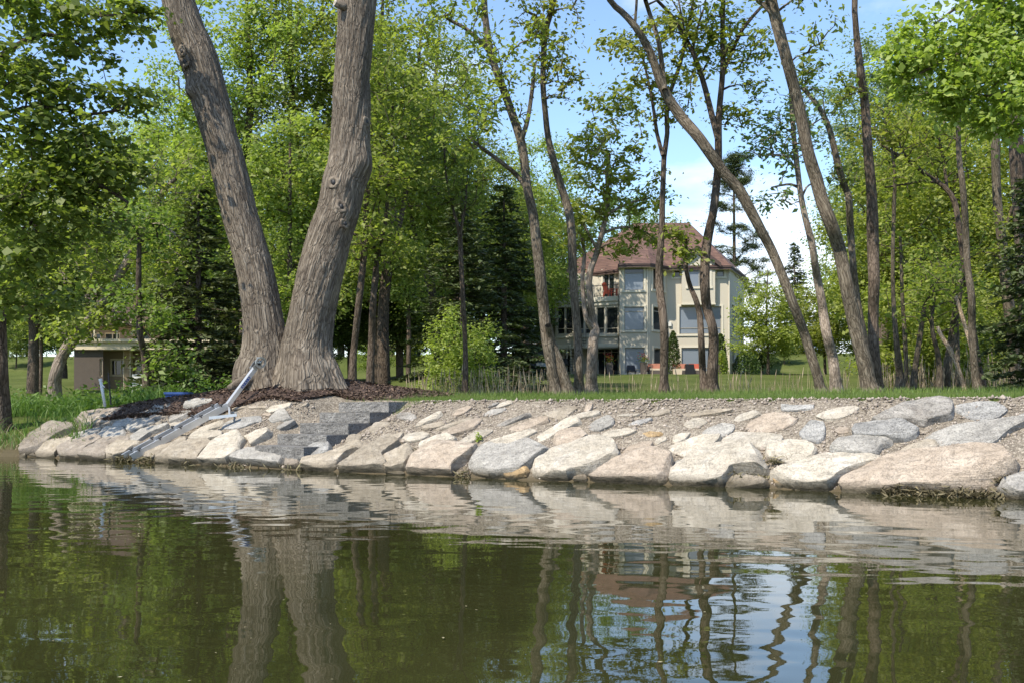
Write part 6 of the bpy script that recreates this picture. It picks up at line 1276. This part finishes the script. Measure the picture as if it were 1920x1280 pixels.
# mulch bed under the great tree
def mclamp(x, y):
    lim = 1.66-.42*float(sstep(-4.2, -5.6, x)); y = max(y, float(yshore(x))+lim/.842); w, u = stair(x, y)
    if -.9 < u < 1.9 and w < 2.25: y += (2.25-w)/.76
    return y
def mulch():
    cx, cy = -4.9, 19.2; n = 72; rings = 14; V = []; Fc = []
    for r in range(rings+1):
        for k in range(n):
            a = 2*math.pi*k/n; w = 1+.10*mnoise.noise((math.cos(a)*2, math.sin(a)*2, 1)); f = r/rings; x = cx+3.75*f*w*math.cos(a); y = cy+1.95*f*w*math.sin(a)-.30*f*math.cos(a)*2.0
            y = mclamp(x, y)
            z = H(x, y)+.05*(1-f**4)-.015*(f == 1)+.02*mnoise.noise((x*5, y*5, 3)); V.append((x, y, z+.012))
    for r in range(rings):
        for k in range(n): Fc.append((r*n+k, (r+1)*n+k, (r+1)*n+(k+1) % n, r*n+(k+1) % n))
    bed = tag(link('mulch_bed', mesh_py('mulch_bed', V, Fc), simple('mulch', (0.055,0.034,0.026), .95, 0, .5, 30, .6), smooth=True), 'dark bark mulch bed round the great twin-trunked tree', kind='structure')
    rng = np.random.RandomState(19); N = 15000; a = rng.rand(N)*6.28; f = np.sqrt(rng.rand(N))*1.02; x = cx+3.75*f*np.cos(a); y = cy+1.95*f*np.sin(a)-.6*f*np.cos(a); y = np.array([mclamp(p, q) for p, q in zip(x, y)])-.05*rng.rand(N)**4; Z = height(x, y)+.055*(1-f**4)+.02+rng.uniform(0, .02, N)
    V, Q = leaves(np.stack([x, y, Z], -1), rng.uniform(.035, .10, N), rng, .35, 1.2); tag(link('bark_chips', mesh_np('bark_chips', V, Q), M['chip'], bed), kind='stuff')
mulch()
# lake weed and drift washed against the stones
def drift(name, label, spots, seed):
    rng = np.random.RandomState(seed); C = []
    for x, y, sx, n in spots:
        c = on_bank(x, y); C.append(np.stack([rng.normal(c.x, sx, n), rng.normal(c.y, sx*.55, n), np.abs(rng.normal(.03, .03, n))+max(c.z, 0)], -1))
    C = np.vstack(C); V, Q = leaves(C, rng.uniform(.04, .16, len(C)), rng, .16, .5); tag(link(name, mesh_np(name, V, Q), M['weed']), label, 'lake weed', kind='stuff')
drift('lake_weed', 'dark lake weed washed up below the big right-hand slab', [(1690,928,.12,260), (1780,932,.16,420), (1850,934,.14,320), (1880,905,.08,120), (1720,925,.10,120)], 21)
drift('lake_weed', 'dark tangle of weed round the foot of the boat ramp', [(232,862,.10,240), (250,862,.12,360), (285,864,.12,160), (360,872,.10,40)], 22)
drift('lake_weed', 'wisps of dry weed between the front boulders', [(1410,898,.16,120), (870,893,.07,60), (460,876,.3,90), (780,850,.08,50), (1460,868,.08,60), (560,880,.2,60)], 23)
# pole, stake, blue box, green sprig, fallen poles
M['pvc'] = simple('white_plastic', (0.68,0.68,0.66), .5); M['stakem'] = simple('dark_stake', (0.035,0.03,0.028), .7)
a = P(197,762,19.6); b = P(189,714,19.6); r = MB().tube(a, b, .028, .028, 10); r = r.build('marker_pole', M['pvc'], None, True); tag(r, 'white plastic marker pole leaning in the shore weeds', 'pole')
c = MB().tube(b+Vector((-.01,0,-.04)), b+Vector((.09,-.03,-.12)), .012).tube(b+Vector((0,0,-.002)), b+Vector((-.012,0,.05)), .034, .034, 10).build('clip', M['pvc'], r)
tag(MB().tube(P(208,758,19.8), P(203,698,19.8), .018, .016, 6).build('stake', M['stakem']), 'thin dark stake beside the white marker pole', 'stake')
q = P(335,733,21.5); q.z = H(q.x, q.y)+.05; bx = empty('storage_box', q, 'small blue box on the lawn behind the mulch', 'box')
for nm, mbx in (('body', MB().hexa([(-.22,-.14,-.1),(.22,-.14,-.1),(.22,.14,-.1),(-.22,.14,-.1)], [(-.24,-.16,.14),(.24,-.16,.14),(.24,.16,.14),(-.24,.16,.14)])), ('lid', MB().box(-.26,.26,-.18,.18,.142,.19))): o = mbx.build(nm, M['bluepaint']); o.parent = bx
c = on_bank(898, 828); rng = np.random.RandomState(30); V, Q = leaves(np.array(c)+np.array([0,0,.07])+rng.normal(0,.035,(26,3))*np.array([.6,.6,1.3]), .07*np.ones(26), rng, .45, .2); sp = empty('sprig', c, 'single green sprig growing among the pale stones', 'plant')
o = link('foliage', mesh_np('foliage', V, Q), M['lf_bright'], sp); MB().tube(c, c+Vector((0,0,.12)), .004).build('stem', M['lf_light'], sp)
M['birch'] = bark_mat('pale_pole_bark', (0.20,0.14,0.09), (0.42,0.32,0.22), (0.62,0.50,0.38), 20, 6)
for lab, st in (('pale fallen pole propped in the thicket, lower one', '1815,716,10 1790,672,9 1765,630,8 1758,612,6'), ('pale fallen pole propped steeply in the thicket, upper one', '1832,690,9 1818,640,8 1806,600,8 1792,555,6')):
    p, r = pstem(st, 25.5, 0, 5); p[0][2] = H(p[0][0], p[0][1]) if 'lower' in lab else p[0][2]; arr = tube_arrays(*resample(p, r, .2), 8, .04, 3); me = mesh_np('fallen_pole', arr[0], arr[1], arr[2]); tag(link('fallen_pole', me, M['birch'], smooth=True), lab, 'pole', 'fallen poles in the thicket')

def flecks():
    rng = np.random.RandomState(40); N = 110; Y = 3.2+rng.rand(N)**1.4*14; X = rng.uniform(-.55, .55, N)*Y; k = vdist(X, Y) < -.05; X, Y = X[k], Y[k]; n = len(X)
    V, Q = leaves(np.stack([X, Y, .006*np.ones(n)], -1), np.exp(rng.normal(math.log(.011), .45, n)), rng, .5, 30.0); V[:, 2] = .007; return V, Q
V, Q = flecks(); tag(link('floating_flecks', mesh_np('floating_flecks', V, Q), M['reed']), 'tiny pale flecks of leaf and pollen floating on the lake', 'flecks', kind='stuff')
